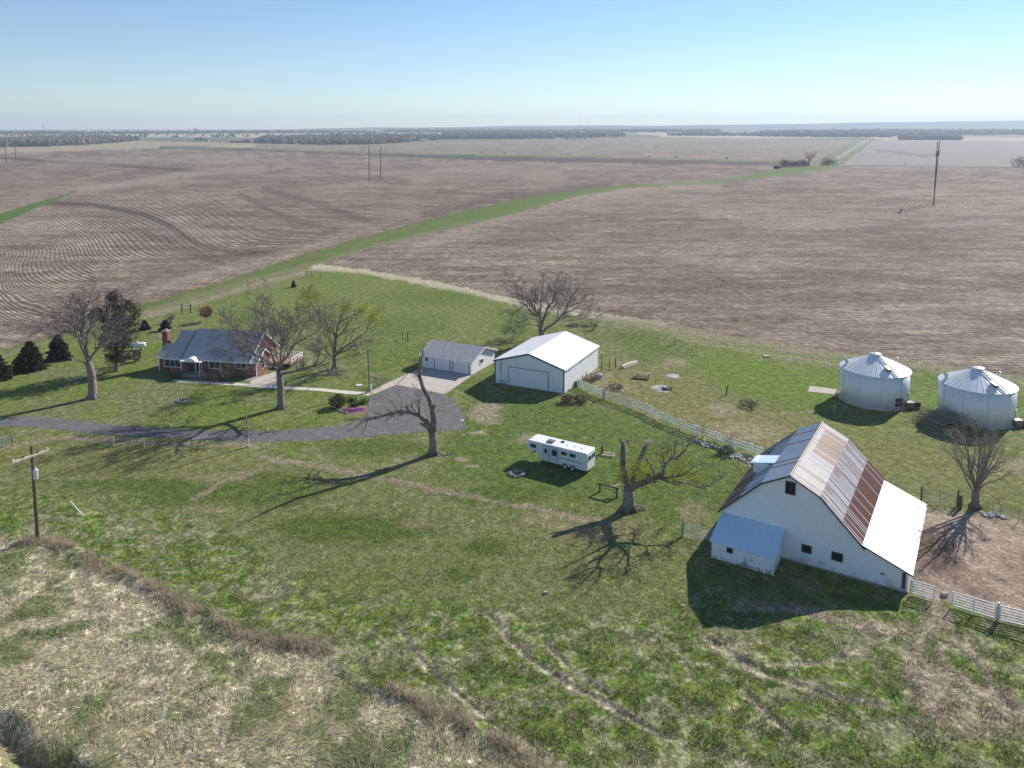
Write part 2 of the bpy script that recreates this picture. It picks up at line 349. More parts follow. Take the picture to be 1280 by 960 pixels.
class MB:
    def __init__(s): s.v = []; s.f = []; s.c = []; s.smooth = False
    def add(s, vs, fs, col=None):
        o = len(s.v); s.v += [tuple(v) for v in vs]; s.f += [tuple(i + o for i in f) for f in fs]
        if col is not None: s.c += [col] * len(fs)
        return s
    def box(s, x0, x1, y0, y1, z0, z1, col=None):
        return s.add([(x0, y0, z0), (x1, y0, z0), (x1, y1, z0), (x0, y1, z0), (x0, y0, z1), (x1, y0, z1), (x1, y1, z1), (x0, y1, z1)],
                     [(0, 3, 2, 1), (4, 5, 6, 7), (0, 1, 5, 4), (1, 2, 6, 5), (2, 3, 7, 6), (3, 0, 4, 7)], col)
    def bar(s, a, b, w, h=None):
        """square bar between two points"""
        a, b = Vector(a), Vector(b); h = h or w; d = (b - a).normalized()
        x = d.cross(Vector((0, 0, 1)));
        if x.length < .05: x = Vector((1, 0, 0))
        x.normalize(); y = x.cross(d)
        q = [(-1, -1), (1, -1), (1, 1), (-1, 1)]
        return s.add([a + x * (i * w / 2) + y * (j * h / 2) for i, j in q] + [b + x * (i * w / 2) + y * (j * h / 2) for i, j in q],
                     [(3, 2, 1, 0), (4, 5, 6, 7), (0, 1, 5, 4), (1, 2, 6, 5), (2, 3, 7, 6), (3, 0, 4, 7)])
    def tube(s, pts, rs, n=8, cap=True):
        if not hasattr(rs, '__len__'): rs = [rs] * len(pts)
        pts = [Vector(p) for p in pts]; o = len(s.v); ref = None
        for i, p in enumerate(pts):
            d = (pts[min(i + 1, len(pts) - 1)] - pts[max(i - 1, 0)])
            if d.length < 1e-6: d = Vector((0, 0, 1))
            d.normalize()
            if ref is None: ref = Vector((1, 0, 0)) if abs(d.x) < .8 else Vector((0, 1, 0))
            x = ref - d * ref.dot(d)
            if x.length < 1e-3: x = d.orthogonal()
            x.normalize(); ref = x; y = d.cross(x); r = rs[i]
            for k in range(n):
                a = 2 * math.pi * k / n; s.v.append(tuple(p + x * (r * math.cos(a)) + y * (r * math.sin(a))))
        for i in range(len(pts) - 1):
            for k in range(n):
                k2 = (k + 1) % n; a = o + i * n
                s.f.append((a + k, a + k2, a + n + k2, a + n + k))
        if cap and n > 3:
            s.f.append(tuple(o + k for k in range(n))[::-1]); e = o + (len(pts) - 1) * n; s.f.append(tuple(e + k for k in range(n)))
        return s
    def prism(s, poly, y0, y1):
        """(x,z) outline extruded along y"""
        n = len(poly)
        vs = [(x, y0, z) for x, z in poly] + [(x, y1, z) for x, z in poly]
        return s.add(vs, [tuple(range(n)), tuple(range(2 * n - 1, n - 1, -1))] + [(i, i + n, (i + 1) % n + n, (i + 1) % n) for i in range(n)])
    def prism_x(s, poly, x0, x1):
        n = len(poly)
        vs = [(x0, y, z) for y, z in poly] + [(x1, y, z) for y, z in poly]
        return s.add(vs, [tuple(range(n))[::-1], tuple(range(n, 2 * n))] + [((i + 1) % n, (i + 1) % n + n, i + n, i) for i in range(n)])
    def slab(s, q, t=.08):
        """sloping sheet: four top corners, thickness t downwards"""
        lo = [(x, y, z - t) for x, y, z in q]
        return s.add(list(q) + lo, [(0, 1, 2, 3), (7, 6, 5, 4), (0, 4, 5, 1), (1, 5, 6, 2), (2, 6, 7, 3), (3, 7, 4, 0)])
    def lump(s, c, r, rng, sub=1, jit=.3, sq=(1, 1, 1)):
        import bmesh
        bm = bmesh.new(); bmesh.ops.create_icosphere(bm, subdivisions=sub, radius=1)
        vs = []
        for v in bm.verts:
            k = r * (1 + rng.uniform(-jit, jit)); vs.append((c[0] + v.co.x * k * sq[0], c[1] + v.co.y * k * sq[1], c[2] + v.co.z * k * sq[2]))
        fs = [tuple(q.index for q in f.verts) for f in bm.faces]; bm.free()
        return s.add(vs, fs)
    def build(s, name, m, parent=None, smooth=False):
        me = bpy.data.meshes.new(name); me.from_pydata(s.v, [], s.f)
        if s.c:
            a = me.attributes.new('gc', 'FLOAT_COLOR', 'FACE')
            a.data.foreach_set('color', np.array([(*c, 1) for c in s.c], np.float32).ravel())
        if smooth: me.polygons.foreach_set('use_smooth', [True] * len(me.polygons))
        me.update(); return link(name, me, m, parent)

def np_mesh(name, V, Fa, m, attrs=None, parent=None, smooth=False):
    me = bpy.data.meshes.new(name); V = np.asarray(V, np.float32); Fa = np.asarray(Fa, np.int32); n, k = Fa.shape
    me.vertices.add(len(V)); me.vertices.foreach_set('co', V.ravel())
    me.loops.add(n * k); me.loops.foreach_set('vertex_index', Fa.ravel())
    me.polygons.add(n); me.polygons.foreach_set('loop_start', np.arange(0, n * k, k, dtype=np.int32))
    if smooth: me.polygons.foreach_set('use_smooth', np.ones(n, bool))
    for an, d in (attrs or {}).items():
        d = np.asarray(d, np.float32)
        if d.ndim == 2:
            a = me.attributes.new(an, 'FLOAT_COLOR', 'POINT'); a.data.foreach_set('color', np.c_[d, np.ones(len(d), np.float32)].astype(np.float32).ravel())
        else:
            a = me.attributes.new(an, 'FLOAT', 'POINT'); a.data.foreach_set('value', d)
    me.update(calc_edges=True); me.validate()
    return link(name, me, m, parent)
def leaf_mesh(cs, size, cols, rng, flat=0.0):
    """random leaf-sized quads at cs; returns arrays"""
    n = len(cs); a = rng.normal(size=(n, 3)); a[:, 2] *= (1 - flat); a /= np.linalg.norm(a, axis=1)[:, None] + 1e-9
    b = rng.normal(size=(n, 3)); b -= a * (a * b).sum(1)[:, None]; b /= np.linalg.norm(b, axis=1)[:, None] + 1e-9
    s = np.broadcast_to(size, (n,))[:, None] * rng.uniform(.6, 1.4, (n, 1))
    V = np.stack([cs - a * s - b * s * .5, cs + a * s - b * s * .5, cs + a * s * .6 + b * s * .6, cs - a * s * .6 + b * s * .6], 1).reshape(-1, 3)
    return V, np.arange(n * 4).reshape(n, 4), np.repeat(cols, 4, 0)

# ------------------------------------------------------------------ ground sheet
NG = np.array
OLIVE, SHORT, LUSH, BRIGHT = NG((.172, .180, .066)), NG((.140, .178, .040)), NG((.088, .134, .027)), NG((.125, .192, .030))
STRAW, TANG, DIRT, DULL = NG((.44, .385, .275)), NG((.250, .222, .140)), NG((.30, .238, .178)), NG((.170, .166, .092))
def mixc(c, m, k): return c + (NG(k) - c) * m[:, None]
def sward(x, y):
    """colour, roughness of the pasture and yard at ground points"""
    px, py = flat_px(x, y)
    sc = np.clip((py - 160) / 400, .3, 2.2)
    px = px + (fbm(x / 2.2, y / 2.2, 31, 3) - .5) * 20 * sc; py = py + (fbm(x / 2.2, y / 2.2, 41, 3) - .5) * 8 * sc
    nb, nm = fbm(x / 11, y / 11, 51, 4), fbm(x / 3.2, y / 3.2, 61, 4)
    c = np.tile(SHORT, (len(x), 1)); ruf = np.full(len(x), 2.6)
    c = mixc(c, sst(.45, .66, nb) * .6, OLIVE); c = mixc(c, sst(.48, .66, nm) * .5, DULL * 1.15); c = mixc(c, sst(.48, .34, nm) * .45, LUSH * 1.15); n1_ = fbm(x / 1.1, y / 1.1, 67, 3); c = mixc(c, sst(.52, .7, n1_) * .4, TANG); c = mixc(c, sst(.46, .3, n1_) * .5, LUSH)
    # field margin in the north-east: tan and green bands
    for w, f, k, s in ((5, 4, TANG, .8),): c = mixc(c, lin(px, py, [(p[0], p[1] + 5) for p in FIELD_EDGE[3:]], w, f) * s, k)
    c = mixc(c, lin(px, py, [(180, 396), (250, 377), (320, 356), (385, 339), (415, 331)], 3, 3) * .8, DIRT)
    c = mixc(c, lin(px, py, [(395, 333), (450, 338), (495, 346), (570, 360), (640, 376), (720, 391)], 4.0, 2.0) * 1.0, STRAW * 1.05)
    c = mixc(c, lin(px, py, [(800, 408), (850, 420), (900, 433), (960, 443), (1040, 455), (1130, 468)], 3, 3) * .6, TANG * 1.1)
    c = mixc(c, lin(px, py, [(740, 392), (790, 398), (830, 404)], 3, 3) * .8, STRAW * .8)
    # yard north of the house
    c = mixc(c, pol(px, py, [(180, 400), (330, 360), (410, 340), (500, 350), (640, 382), (660, 420), (520, 430), (330, 420)], 12) * .55, SHORT * 1.12)
    for e in ((540, 372, 60, 9), (645, 398, 20, 8), (510, 408, 50, 14), (640, 412, 24, 8), (790, 422, 45, 8), (820, 440, 40, 9), (300, 395, 25, 8)): c = mixc(c, ell(px, py, *e) * .6, LUSH * 1.1)
    c = mixc(c, pol(px, py, [(0, 445), (190, 405), (200, 470), (560, 478), (455, 520), (200, 530), (0, 520)], 14) * .6, SHORT * NG((.98, 1.02, .85)))
    c = mixc(c, ell(px, py, 500, 445, 45, 18) * .6, BRIGHT * .85)
    c = mixc(c, sst(.52, .68, nb) * pol(px, py, [(60, 450), (420, 500), (300, 535), (0, 525), (0, 470)], 10) * .5, DULL)
    # lush ground round the pen, trailer and shed
    c = mixc(c, pol(px, py, [(590, 500), (730, 500), (800, 525), (955, 585), (905, 660), (790, 640), (640, 615), (560, 590), (555, 560)], 18) * .85, LUSH * NG((1.05, 1.08, 1)))
    c = mixc(c, pol(px, py, [(860, 452), (905, 440), (1010, 462), (1045, 470), (1045, 520), (1010, 512), (915, 494), (880, 475)], 8) * .95, BRIGHT)
    c = mixc(c, pol(px, py, [(1030, 462), (1170, 478), (1300, 500), (1300, 520), (1140, 520), (1060, 500)], 10) * .75, BRIGHT * .9)
    c = mixc(c, pol(px, py, [(1040, 520), (1170, 525), (1150, 545), (1080, 550), (1030, 535)], 8) * .6, SHORT * 1.1)
    c = mixc(c, pol(px, py, [(765, 460), (850, 455), (905, 492), (960, 512), (1010, 520), (960, 565), (900, 545), (820, 525), (740, 490)], 12) * .85, OLIVE * NG((1.12, 1.0, 1.05)))
    c = mixc(c, pol(px, py, [(1000, 525), (1160, 548), (1300, 590), (1300, 640), (1160, 605), (1090, 590), (1040, 550)], 12) * .85, OLIVE * NG((1.02, .96, .9)))
    for e in ((905, 512, 22, 8), (930, 540, 45, 13), (845, 453, 18, 5), (748, 470, 16, 7), (768, 485, 22, 7), (665, 548, 18, 6), (1260, 582, 40, 10)): c = mixc(c, ell(px, py, *e) * .65, TANG * NG((1.15, 1.1, 1.1)))
    for e in ((607, 517, 20, 14), (598, 541, 9, 4), (577, 574, 8, 3), (590, 581, 7, 2.5)): c = mixc(c, ell(px, py, *e, .4) * .8, DIRT * 1.05)
    # short olive pasture in the middle
    c = mixc(c, pol(px, py, [(0, 558), (310, 560), (560, 600), (690, 640), (860, 680), (880, 760), (640, 755), (430, 730), (330, 650), (0, 612)], 18) * .75, OLIVE * NG((.93, .97, .95)))
    c = mixc(c, pol(px, py, [(0, 545), (130, 548), (300, 556), (330, 580), (200, 600), (0, 590)], 12) * .6, OLIVE * NG((1.12, 1.0, .95)))
    for e in ((440, 660, 105, 19), (608, 685, 27, 11), (572, 718, 24, 11), (440, 662, 95, 16), (608, 685, 25, 10), (330, 612, 70, 20), (470, 560, 70, 12), (160, 605, 90, 8), (620, 620, 60, 12), (210, 620, 60, 16)): c = mixc(c, ell(px, py, *e, .35) * .85, LUSH * NG((.98, .96, .95)))
    for pts in ([(330, 572), (400, 584), (470, 598), (600, 622), (700, 642), (760, 655)], [(240, 625), (275, 602), (330, 585)], [(0, 560), (70, 548), (140, 551), (320, 558)]): c = mixc(c, lin(px, py, pts, 2.2, 3.5) * .7, DIRT * .95)
    for e in ((270, 598, 35, 6), (255, 638, 35, 5), (520, 655, 26, 6), (485, 748, 25, 6), (690, 650, 40, 9), (745, 668, 50, 10), (360, 735, 36, 10), (905, 800, 36, 14), (868, 640, 20, 12)): c = mixc(c, ell(px, py, *e, .6) * .5, TANG * NG((1.15, 1.02, 1.0)))
    # rough grass across the front
    ro = pol(px, py, R_ROUGH, 22); ruf = ruf + ro * .8
    c = mixc(c, ro * .85, SHORT * NG((.92, .98, .8)))
    c = mixc(c, ro * sst(.42, .6, fbm(x / 1.4, y / 1.4, 73, 3)) * .9, LUSH * 1.12); c = mixc(c, ro * sst(.56, .7, fbm(x / 4.5, y / 4.5, 71, 4)) * .5, TANG * 1.1); c = mixc(c, ro * sst(.50, .62, fbm(x / .7, y / .7, 75, 3)) * .42, STRAW * .75)
    c = mixc(c, ell(px, py, 885, 720, 120, 60) * 0, LUSH)
    for t in TRACKS: c = mixc(c, lin(px, py, t, 3, 4) * .8, STRAW * .8)
    # dead tall grass in the lower left
    st = pol(px, py, R_STRAW, 10); ruf = ruf + st * .5
    c = mixc(c, st * .9, STRAW * NG((1.1, 1.1, 1.08))); c = mixc(c, st * sst(.52, .68, fbm(x / 3.0, y / 3.0, 81, 4)) * .85, LUSH * NG((1.5, 1.35, 1.9)))
    c = mixc(c, ell(px, py, 10, 655, 16, 22) * .9, LUSH * 1.2)
    c = mixc(c, ell(px, py, 12, 955, 12, 22) * .8, BRIGHT)
    # trodden soil by the gates
    for pts, w in (([(925, 755), (997, 760), (1047, 773), (1107, 787), (1140, 785)], 4), ([(1170, 745), (1167, 776), (1150, 800), (1140, 820), (1149, 860), (1180, 900)], 9), ([(1180, 760), (1186, 806), (1165, 829), (1209, 855), (1270, 885)], 5), ([(1207, 795), (1224, 829), (1242, 860), (1270, 880)], 3)): c = mixc(c, lin(px, py, pts, w, 8) * .8, DIRT * NG((1.05, 1.05, 1.05)))
    c = mixc(c, pol(px, py, [(1120, 800), (1160, 830), (1230, 870), (1300, 890), (1300, 910), (1200, 930), (1140, 880)], 15) * .75, DIRT * 1.05)
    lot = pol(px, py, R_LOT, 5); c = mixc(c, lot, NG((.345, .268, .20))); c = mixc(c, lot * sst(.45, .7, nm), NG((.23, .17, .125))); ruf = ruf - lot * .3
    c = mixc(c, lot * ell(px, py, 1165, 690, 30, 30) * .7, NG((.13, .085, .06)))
    return c, ruf, np.maximum(ro * (1 - st), 0), st, lot

def build_ground():
    pxs = np.r_[np.arange(-460, -20, 10), np.arange(-20, 1300, 1.8), np.arange(1300, 1741, 10)]
    pys = np.r_[np.arange(1500, 975, -14), np.arange(975, 180, -1.6), np.arange(180, 168.2, -.5)]
    Ys = np.r_[[-80, -30, 0, 15], F * H / (pys - 160), np.arange(5080, 9600, 70)]
    tx = (pxs - 640) / F
    X = tx[None, :] * (np.maximum(Ys, 30) * (1 + np.clip((42 - Ys) / 25, 0, 4)))[:, None]; Y = np.repeat(Ys[:, None], len(tx), 1)
    nr, nc = X.shape; x, y = X.ravel(), Y.ravel(); z = hz(x, y)
    px, py = projn(x, y, z); px[y < 25] = 640; py[y < 25] = 1500
    # face regions
    idx = np.arange(nr * nc).reshape(nr, nc)
    Fa = np.stack([idx[:-1, :-1], idx[:-1, 1:], idx[1:, 1:], idx[1:, :-1]], -1).reshape(-1, 4)
    fx, fy = px[Fa].mean(1), py[Fa].mean(1); fxw, fyw = x[Fa].mean(1), y[Fa].mean(1)
    jx = (fbm(fxw / 1.6, fyw / 1.6, 91, 3) - .5) * 6 * np.clip((fy - 160) / 200, .02, 1); jy = (fbm(fxw / 1.6, fyw / 1.6, 95, 3) - .5) * 4 * np.clip((fy - 160) / 200, .0, 1)
    gx, gy = fx + jx, fy + jy
    cls = np.zeros(len(Fa), int)
    far = (fyw > 600)
    cls[far] = 9
    for k, R in ((1, R_LEFT), (7, R_TAN), (3, R_MID), (4, R_NE), (2, R_RIGHT), (8, R_DARK), (5, R_STRIP), (10, R_LINE), (11, R_VERGE), (12, R_VERGE2), (13, R_WSTRIP), (6, R_ROAD), (14, R_ROAD2)):
        cls[inside(gx, gy, R) & (fyw < 5200)] = k
    # --- colours
    n = len(x); gc = np.tile(SHORT, (n, 1)); ruf = np.ones(n); row = np.zeros(n); amp = np.zeros(n)
    near = (y < 420)
    c, r, *_ = sward(x[near], y[near]); gc[near] = c; ruf[near] = r
    vc = np.zeros(n, int); vc[Fa.ravel()] = np.repeat(cls, 4)
    nb = fbm(x / 60, y / 90, 101, 4); ns = fbm(x / 45, y / 14, 105, 4); nss = fbm(x / 14, y / 4, 108, 4)
    BASE, LITE, DARK = NG((.192, .145, .106)), NG((.300, .240, .180)), NG((.108, .079, .059))
    f = np.isin(vc, (1, 2, 3, 4, 7, 8))
    fc = np.tile(BASE, (n, 1)); fc = mixc(fc, sst(.45, .7, nb) * .5, LITE); fc = mixc(fc, sst(.52, .72, ns) * .55, DARK); fc = mixc(fc, sst(.5, .72, nss) * .55, LITE); fc = mixc(fc, sst(.5, .3, nss) * .5, DARK)
    # west field: drainage swales, terraces, pale turn rows
    for pts, w, s in (([(55, 254), (115, 256), (180, 268), (215, 283), (245, 304), (290, 314), (345, 316)], 2.5, .75), ([(0, 197), (60, 202), (125, 205), (250, 214), (275, 213)], 1.3, .8), ([(330, 236), (420, 262), (470, 280), (500, 278)], 3, .45), ([(300, 243), (355, 272), (400, 283)], 2.5, .4), ([(640, 248), (700, 238), (760, 231)], 4, .5), ([(420, 296), (520, 272), (640, 243)], 4, .4), ([(180, 290), (230, 310), (270, 326), (330, 322), (420, 290)], 5, .35)): fc = mixc(fc, lin(px, py, pts, w, w + .6) * min(1, s * 1.25) * (vc == 1), DARK * .68)
    for pts, w, s in (([(100, 238), (170, 228), (250, 215), (330, 210)], 3, .6), ([(185, 366), (260, 345), (330, 325), (420, 298), (520, 268)], 5, .45), ([(160, 372), (230, 348), (300, 330)], 4, .3), ([(0, 300), (40, 285), (90, 280)], 7, .4), ([(225, 280), (265, 300), (300, 308)], 6, .35), ([(60, 205), (200, 200), (320, 196)], 3, .35), ([(520, 222), (580, 212), (640, 214), (700, 224)], 6, .4)): fc = mixc(fc, lin(px, py, pts, w, w + 2) * s * (vc == 1), LITE * 1.08)
    for pts, w, s in (([(520, 310), (600, 280), (700, 258), (800, 240)], 4, .35), ([(420, 330), (520, 345), (640, 366)], 4, .3), ([(700, 250), (800, 236), (900, 232)], 2, .5)): fc = mixc(fc, lin(px, py, pts, w, w + 3) * s * (vc == 2), LITE * 1.1)
    fc = mixc(fc, ell(px, py, 860, 362, 190, 9, .8) * .4 * (vc == 2), DARK); fc = mixc(fc, ell(px, py, 680, 282, 40, 5, .8) * .4 * (vc == 2), DARK); fc = mixc(fc, ell(px, py, 1000, 300, 260, 8, .9) * .3 * (vc == 2), DARK)
    fc = mixc(fc, (vc == 4) * .75, NG((.30, .265, .25))); fc = mixc(fc, lin(px, py, [(1095, 188), (1120, 190), (1160, 196)], 1, 1.5) * .6 * (vc == 4), DARK); fc = mixc(fc, ell(px, py, 1161, 194, 9, 1.6, .4) * .8 * (vc == 4), LUSH * 1.4)
    fc = mixc(fc, lin(px, py, [(1052, 207), (1280, 209.5), (1500, 211)], .6, .8) * .8 * np.isin(vc, (2, 4)), NG((.1, .085, .06)))
    fc = mixc(fc, (vc == 7) * .8, NG((.37, .30, .2))); fc = mixc(fc, (vc == 8) * .95, NG((.075, .06, .05))); fc = mixc(fc, (vc == 3) * .35, LITE)
    gc[f] = fc[f]; ruf[f] = 2.8
    # crop rows, west field: phase fitted to the contour rows
    G = [(-8, [(0, 382), (20, 395), (60, 405)]), (-4, [(0, 360), (16, 376), (31, 383), (60, 392)]), (-3, [(0, 341), (6, 354), (23, 369), (51, 380), (90, 390)]), (0, [(0, 296), (11, 311.5), (14, 319), (6, 333), (8, 347.5), (20, 360), (55, 372.5), (87, 383)]),
         (9, [(31, 291), (47, 302), (56, 313), (53, 322.5), (56, 335), (70, 347.5), (97, 357), (125, 361.5)]), (17, [(70, 290), (87.5, 300.6), (97, 311.6), (100, 321), (112.5, 330), (134, 341), (164, 347.5)]),
         (23, [(106, 288), (120, 300.6), (126.5, 313), (137.5, 322.5), (156, 330), (176.5, 333.5)]), (30, [(156, 290), (169, 300.6), (180, 311.6), (200, 321), (221, 325)]),
         (37, [(160, 260), (190, 272.5), (221, 289), (241, 307), (272, 319), (300, 321)]), (44, [(240, 262), (262, 276.6), (290, 295), (322, 307), (350, 308)]), (51, [(280, 240), (312, 256), (343, 268), (373, 276.6), (420, 282)]), (57, [(330, 228), (380, 240), (440, 252), (520, 262)])]
    gp = NG([q for k, l in G for q in l]); gv = NG([k for k, l in G for q in l], float)
    S = NG((1 / 60., 1 / 25.)); A = gp * S
    def tps(a, b):
        d2 = ((a[:, None, :] - b[None, :, :]) ** 2).sum(-1); return .5 * d2 * np.log(d2 + 1e-9)
    m = len(A); K = np.zeros((m + 3, m + 3)); K[:m, :m] = tps(A, A) + np.eye(m) * .02; K[:m, m:] = np.c_[np.ones(m), A]; K[m:, :m] = K[:m, m:].T
    w = np.linalg.solve(K, np.r_[gv, 0, 0, 0])
    i1 = np.where((vc == 1) | (vc == 5))[0]
    for s in range(0, len(i1), 40000):
        j = i1[s:s + 40000]; B = np.c_[px[j], py[j]] * S; row[j] = tps(B, A) @ w[:m] + w[m] + B @ w[m + 1:]
    def rowf(pxx, pyy):
        B = np.c_[pxx, pyy] * S; return tps(B, A) @ w[:m] + w[m] + B @ w[m + 1:]
    fq = np.zeros(len(i1))
    for s in range(0, len(i1), 40000):
        j = i1[s:s + 40000]; fq[s:s + 40000] = np.hypot(rowf(px[j] + .5, py[j]) - rowf(px[j] - .5, py[j]), rowf(px[j], py[j] + .5) - rowf(px[j], py[j] - .5))
    amp[i1] = .155 * sst(.42, .3, fq) * sst(228, 300, py[i1]) * (.45 + .9 * sst(.35, .6, nb[i1])) * (1 - .6 * sst(280, 420, px[i1])) * sst(0, 26, np.interp(px[i1], *zip(*STRIP_UP)) - py[i1])
    # east field: rows run across; rings round the power poles
    i2 = np.where(vc == 2)[0]
    wob = (fbm(x[i2] / 90, y[i2] / 90, 120, 2) - .5) * 6
    row[i2] = (y[i2] + .03 * x[i2] + wob) / 1.5; amp[i2] = .05 + .06 * nb[i2]
    c0 = P(1167, 257); dd = np.hypot(x[i2] - c0.x, y[i2] - c0.y); k = (dd < 30) & ((np.abs(y[i2] - c0.y) < 17) | (dd < 12))
    row[i2[k]] = dd[k] / 2.2; amp[i2[k]] = .2 * sst(30, 22, dd[k])
    se = NG(W2(STRIP_LO[4:12])); d = np.full(len(i2), 1e9)
    for a, b in zip(se[:-1], se[1:]): d = np.minimum(d, seg_d(x[i2], y[i2], a, b))
    k = d < 24; row[i2[k]] = d[k] / 1.5; amp[i2[k]] = .12
    # grass strips, verges
    q = np.isin(vc, (5, 10, 11, 12, 13)); g = np.tile(NG((.115, .155, .042)), (n, 1)); g = mixc(g, sst(.4, .65, fbm(x / 9, y / 9, 130, 3)) * .6, OLIVE); g = mixc(g, sst(.45, .7, fbm(x / 3, y / 3, 133, 3)) * .5, LUSH)
    g = mixc(g, np.isin(vc, (10, 11, 12)) * .55, NG((.2, .2, .1))); g = mixc(g, (vc == 5) * lin(px, py, [(p[0], p[1]) for p in STRIP_LO], 2.5, 4) * .55, TANG); g = mixc(g, (vc == 5) * sst(500, 640, px) * .7, NG((.105, .17, .035))); g = mixc(g, (vc == 5) * ell(px, py, 850, 229, 40, 4) * .5, TANG); g = mixc(g, (vc == 13) * .6, NG((.07, .15, .03)))
    gc[q] = g[q]; ruf[q] = 2.0
    # far country patchwork
    q = vc == 9; cx = np.floor((x + 260 * vn(x / 800, y / 800, 140)) / 700); cy = np.floor((y + 300 * vn(x / 700, y / 900, 141)) / 520)
    hh = _h(cx, cy, 7)[:, None]; far_c = np.where(hh < .42, NG((.27, .20, .155)), np.where(hh < .66, NG((.44, .37, .26)), np.where(hh < .84, NG((.10, .165, .05)), NG((.16, .135, .1)))))
    far_c = mixc(far_c, sst(6200, 7200, y), NG((.07, .085, .06)))
    gc[q] = far_c[q]; ruf[q] = .6
    names = {0: ('ground', 'grass_g'), 1: ('crop_field', 'field_g'), 2: ('crop_field', 'field_g'), 3: ('crop_field', 'field_g'), 4: ('crop_field', 'field_g'), 7: ('crop_field', 'field_g'), 8: ('crop_field', 'field_g'),
             5: ('grass_waterway', 'grass_g'), 10: ('grass_verge', 'grass_g'), 11: ('grass_verge', 'grass_g'), 12: ('grass_verge', 'grass_g'), 13: ('grass_waterway', 'grass_g'), 6: ('road', 'gravel'), 14: ('road', 'gravel'), 9: ('terrain', 'far_g')}
    V = np.c_[x, y, z]
    for k, (nm, mt) in names.items():
        ff = Fa[cls == k]
        if not len(ff): continue
        u, inv = np.unique(ff, return_inverse=True)
        o = np_mesh(nm, V[u], inv.reshape(-1, 4), M[mt], {'gc': gc[u], 'ruf': ruf[u], 'row': row[u], 'amp': amp[u]}, smooth=True)
        tag(o, kind='structure')
build_ground()

def sheet(name, pts, z, m, noisy=0, seed=0):
    """flat surfacing laid a few millimetres above the ground"""
    q = []
    for i, a in enumerate(pts):
        b = pts[(i + 1) % len(pts)]; n = max(1, int(math.hypot(b[0] - a[0], b[1] - a[1]) / 2.5))
        for k in range(n): q.append((a[0] + (b[0] - a[0]) * k / n, a[1] + (b[1] - a[1]) * k / n))
    rg = random.Random(seed); vs = []
    for p in q:
        w = P(*p); vs.append((w.x + rg.uniform(-noisy, noisy), w.y + rg.uniform(-noisy, noisy), z))
    import bmesh
    bm = bmesh.new(); f = bm.faces.new([bm.verts.new(v) for v in vs]); bmesh.ops.triangulate(bm, faces=[f])
    for fc in bm.faces:
        if fc.normal.z < 0: fc.normal_flip()
    me = bpy.data.meshes.new(name); bm.to_mesh(me); bm.free()
    return tag(link(name, me, M[m]), kind='structure')
sheet('driveway', [(-300, 515), (0, 522.5), (37, 520), (100, 526), (150, 532), (225, 537), (296, 538.5), (352, 538), (414, 533.4), (445, 528), (458, 520), (462, 497), (494.5, 481.4), (527, 484), (552, 492.7), (563, 498), (576, 511), (583, 530.6), (581, 537.6), (540, 539), (493, 542.4), (437, 547.5), (380, 551.7), (313, 552.5), (200, 547.5), (125, 542.5), (62, 536), (0, 531.5), (-300, 524)], .012, 'asphalt', .16, 3)
sheet('concrete_apron', [(528, 459.6), (588.6, 469.5), (588, 471), (556, 493), (539, 489.4), (496, 481), (511, 467)], .02, 'concrete')
sheet('path', [(462, 495), (458.5, 490), (495, 474), (509, 467.3), (494.5, 481.2)], .016, 'concrete')
sheet('path', [(216, 474.3), (272, 477), (347, 482.6), (400, 485.3), (420, 487.4), (459, 490.3), (462, 494.6), (430, 492.2), (400, 488.8), (347, 486.2), (272, 480.3), (216, 477.3)], .024, 'path_concrete')
sheet('concrete_patio', [(322, 472), (345, 464), (349, 470), (348, 482.3), (312, 480), (312, 476)], .018, 'concrete')
sheet('concrete_slab', [(1012, 482.3), (1046, 487), (1043, 493), (1010, 489.5)], .03, 'concrete')

# ------------------------------------------------------------------ building helpers
def window(root, u0, u1, z0, z1, yf=0, frame='white_paint', pane='glass', name='window', w=.1, axis='y', mull=0):
    """frame on the wall plane yf (facing -y), or on x = yf facing +x"""
    f = MB(); g = MB()
    def bx(mb, a0, a1, b0, b1, d0, d1):
        if axis == 'y': mb.box(a0, a1, yf - d1, yf - d0, b0, b1)
        else: mb.box(yf + d0, yf + d1, a0, a1, b0, b1)
    bx(f, u0 - w, u1 + w, z1, z1 + w, -.02, .07); bx(f, u0 - w, u1 + w, z0 - w, z0, -.02, .09)
    bx(f, u0 - w, u0, z0, z1, -.02, .06); bx(f, u1, u1 + w, z0, z1, -.02, .06)
    for k in range(mull):
        c = u0 + (u1 - u0) * (k + 1) / (mull + 1); bx(f, c - .03, c + .03, z0, z1, .012, .05)
    bx(g, u0, u1, z0, z1, -.02, .008)
    fo = f.build(name, M[frame], root); g.build('pane', M[pane], fo); return fo
def place(O, rot): return dict(loc=(O[0], O[1], 0), rz=rad(rot))

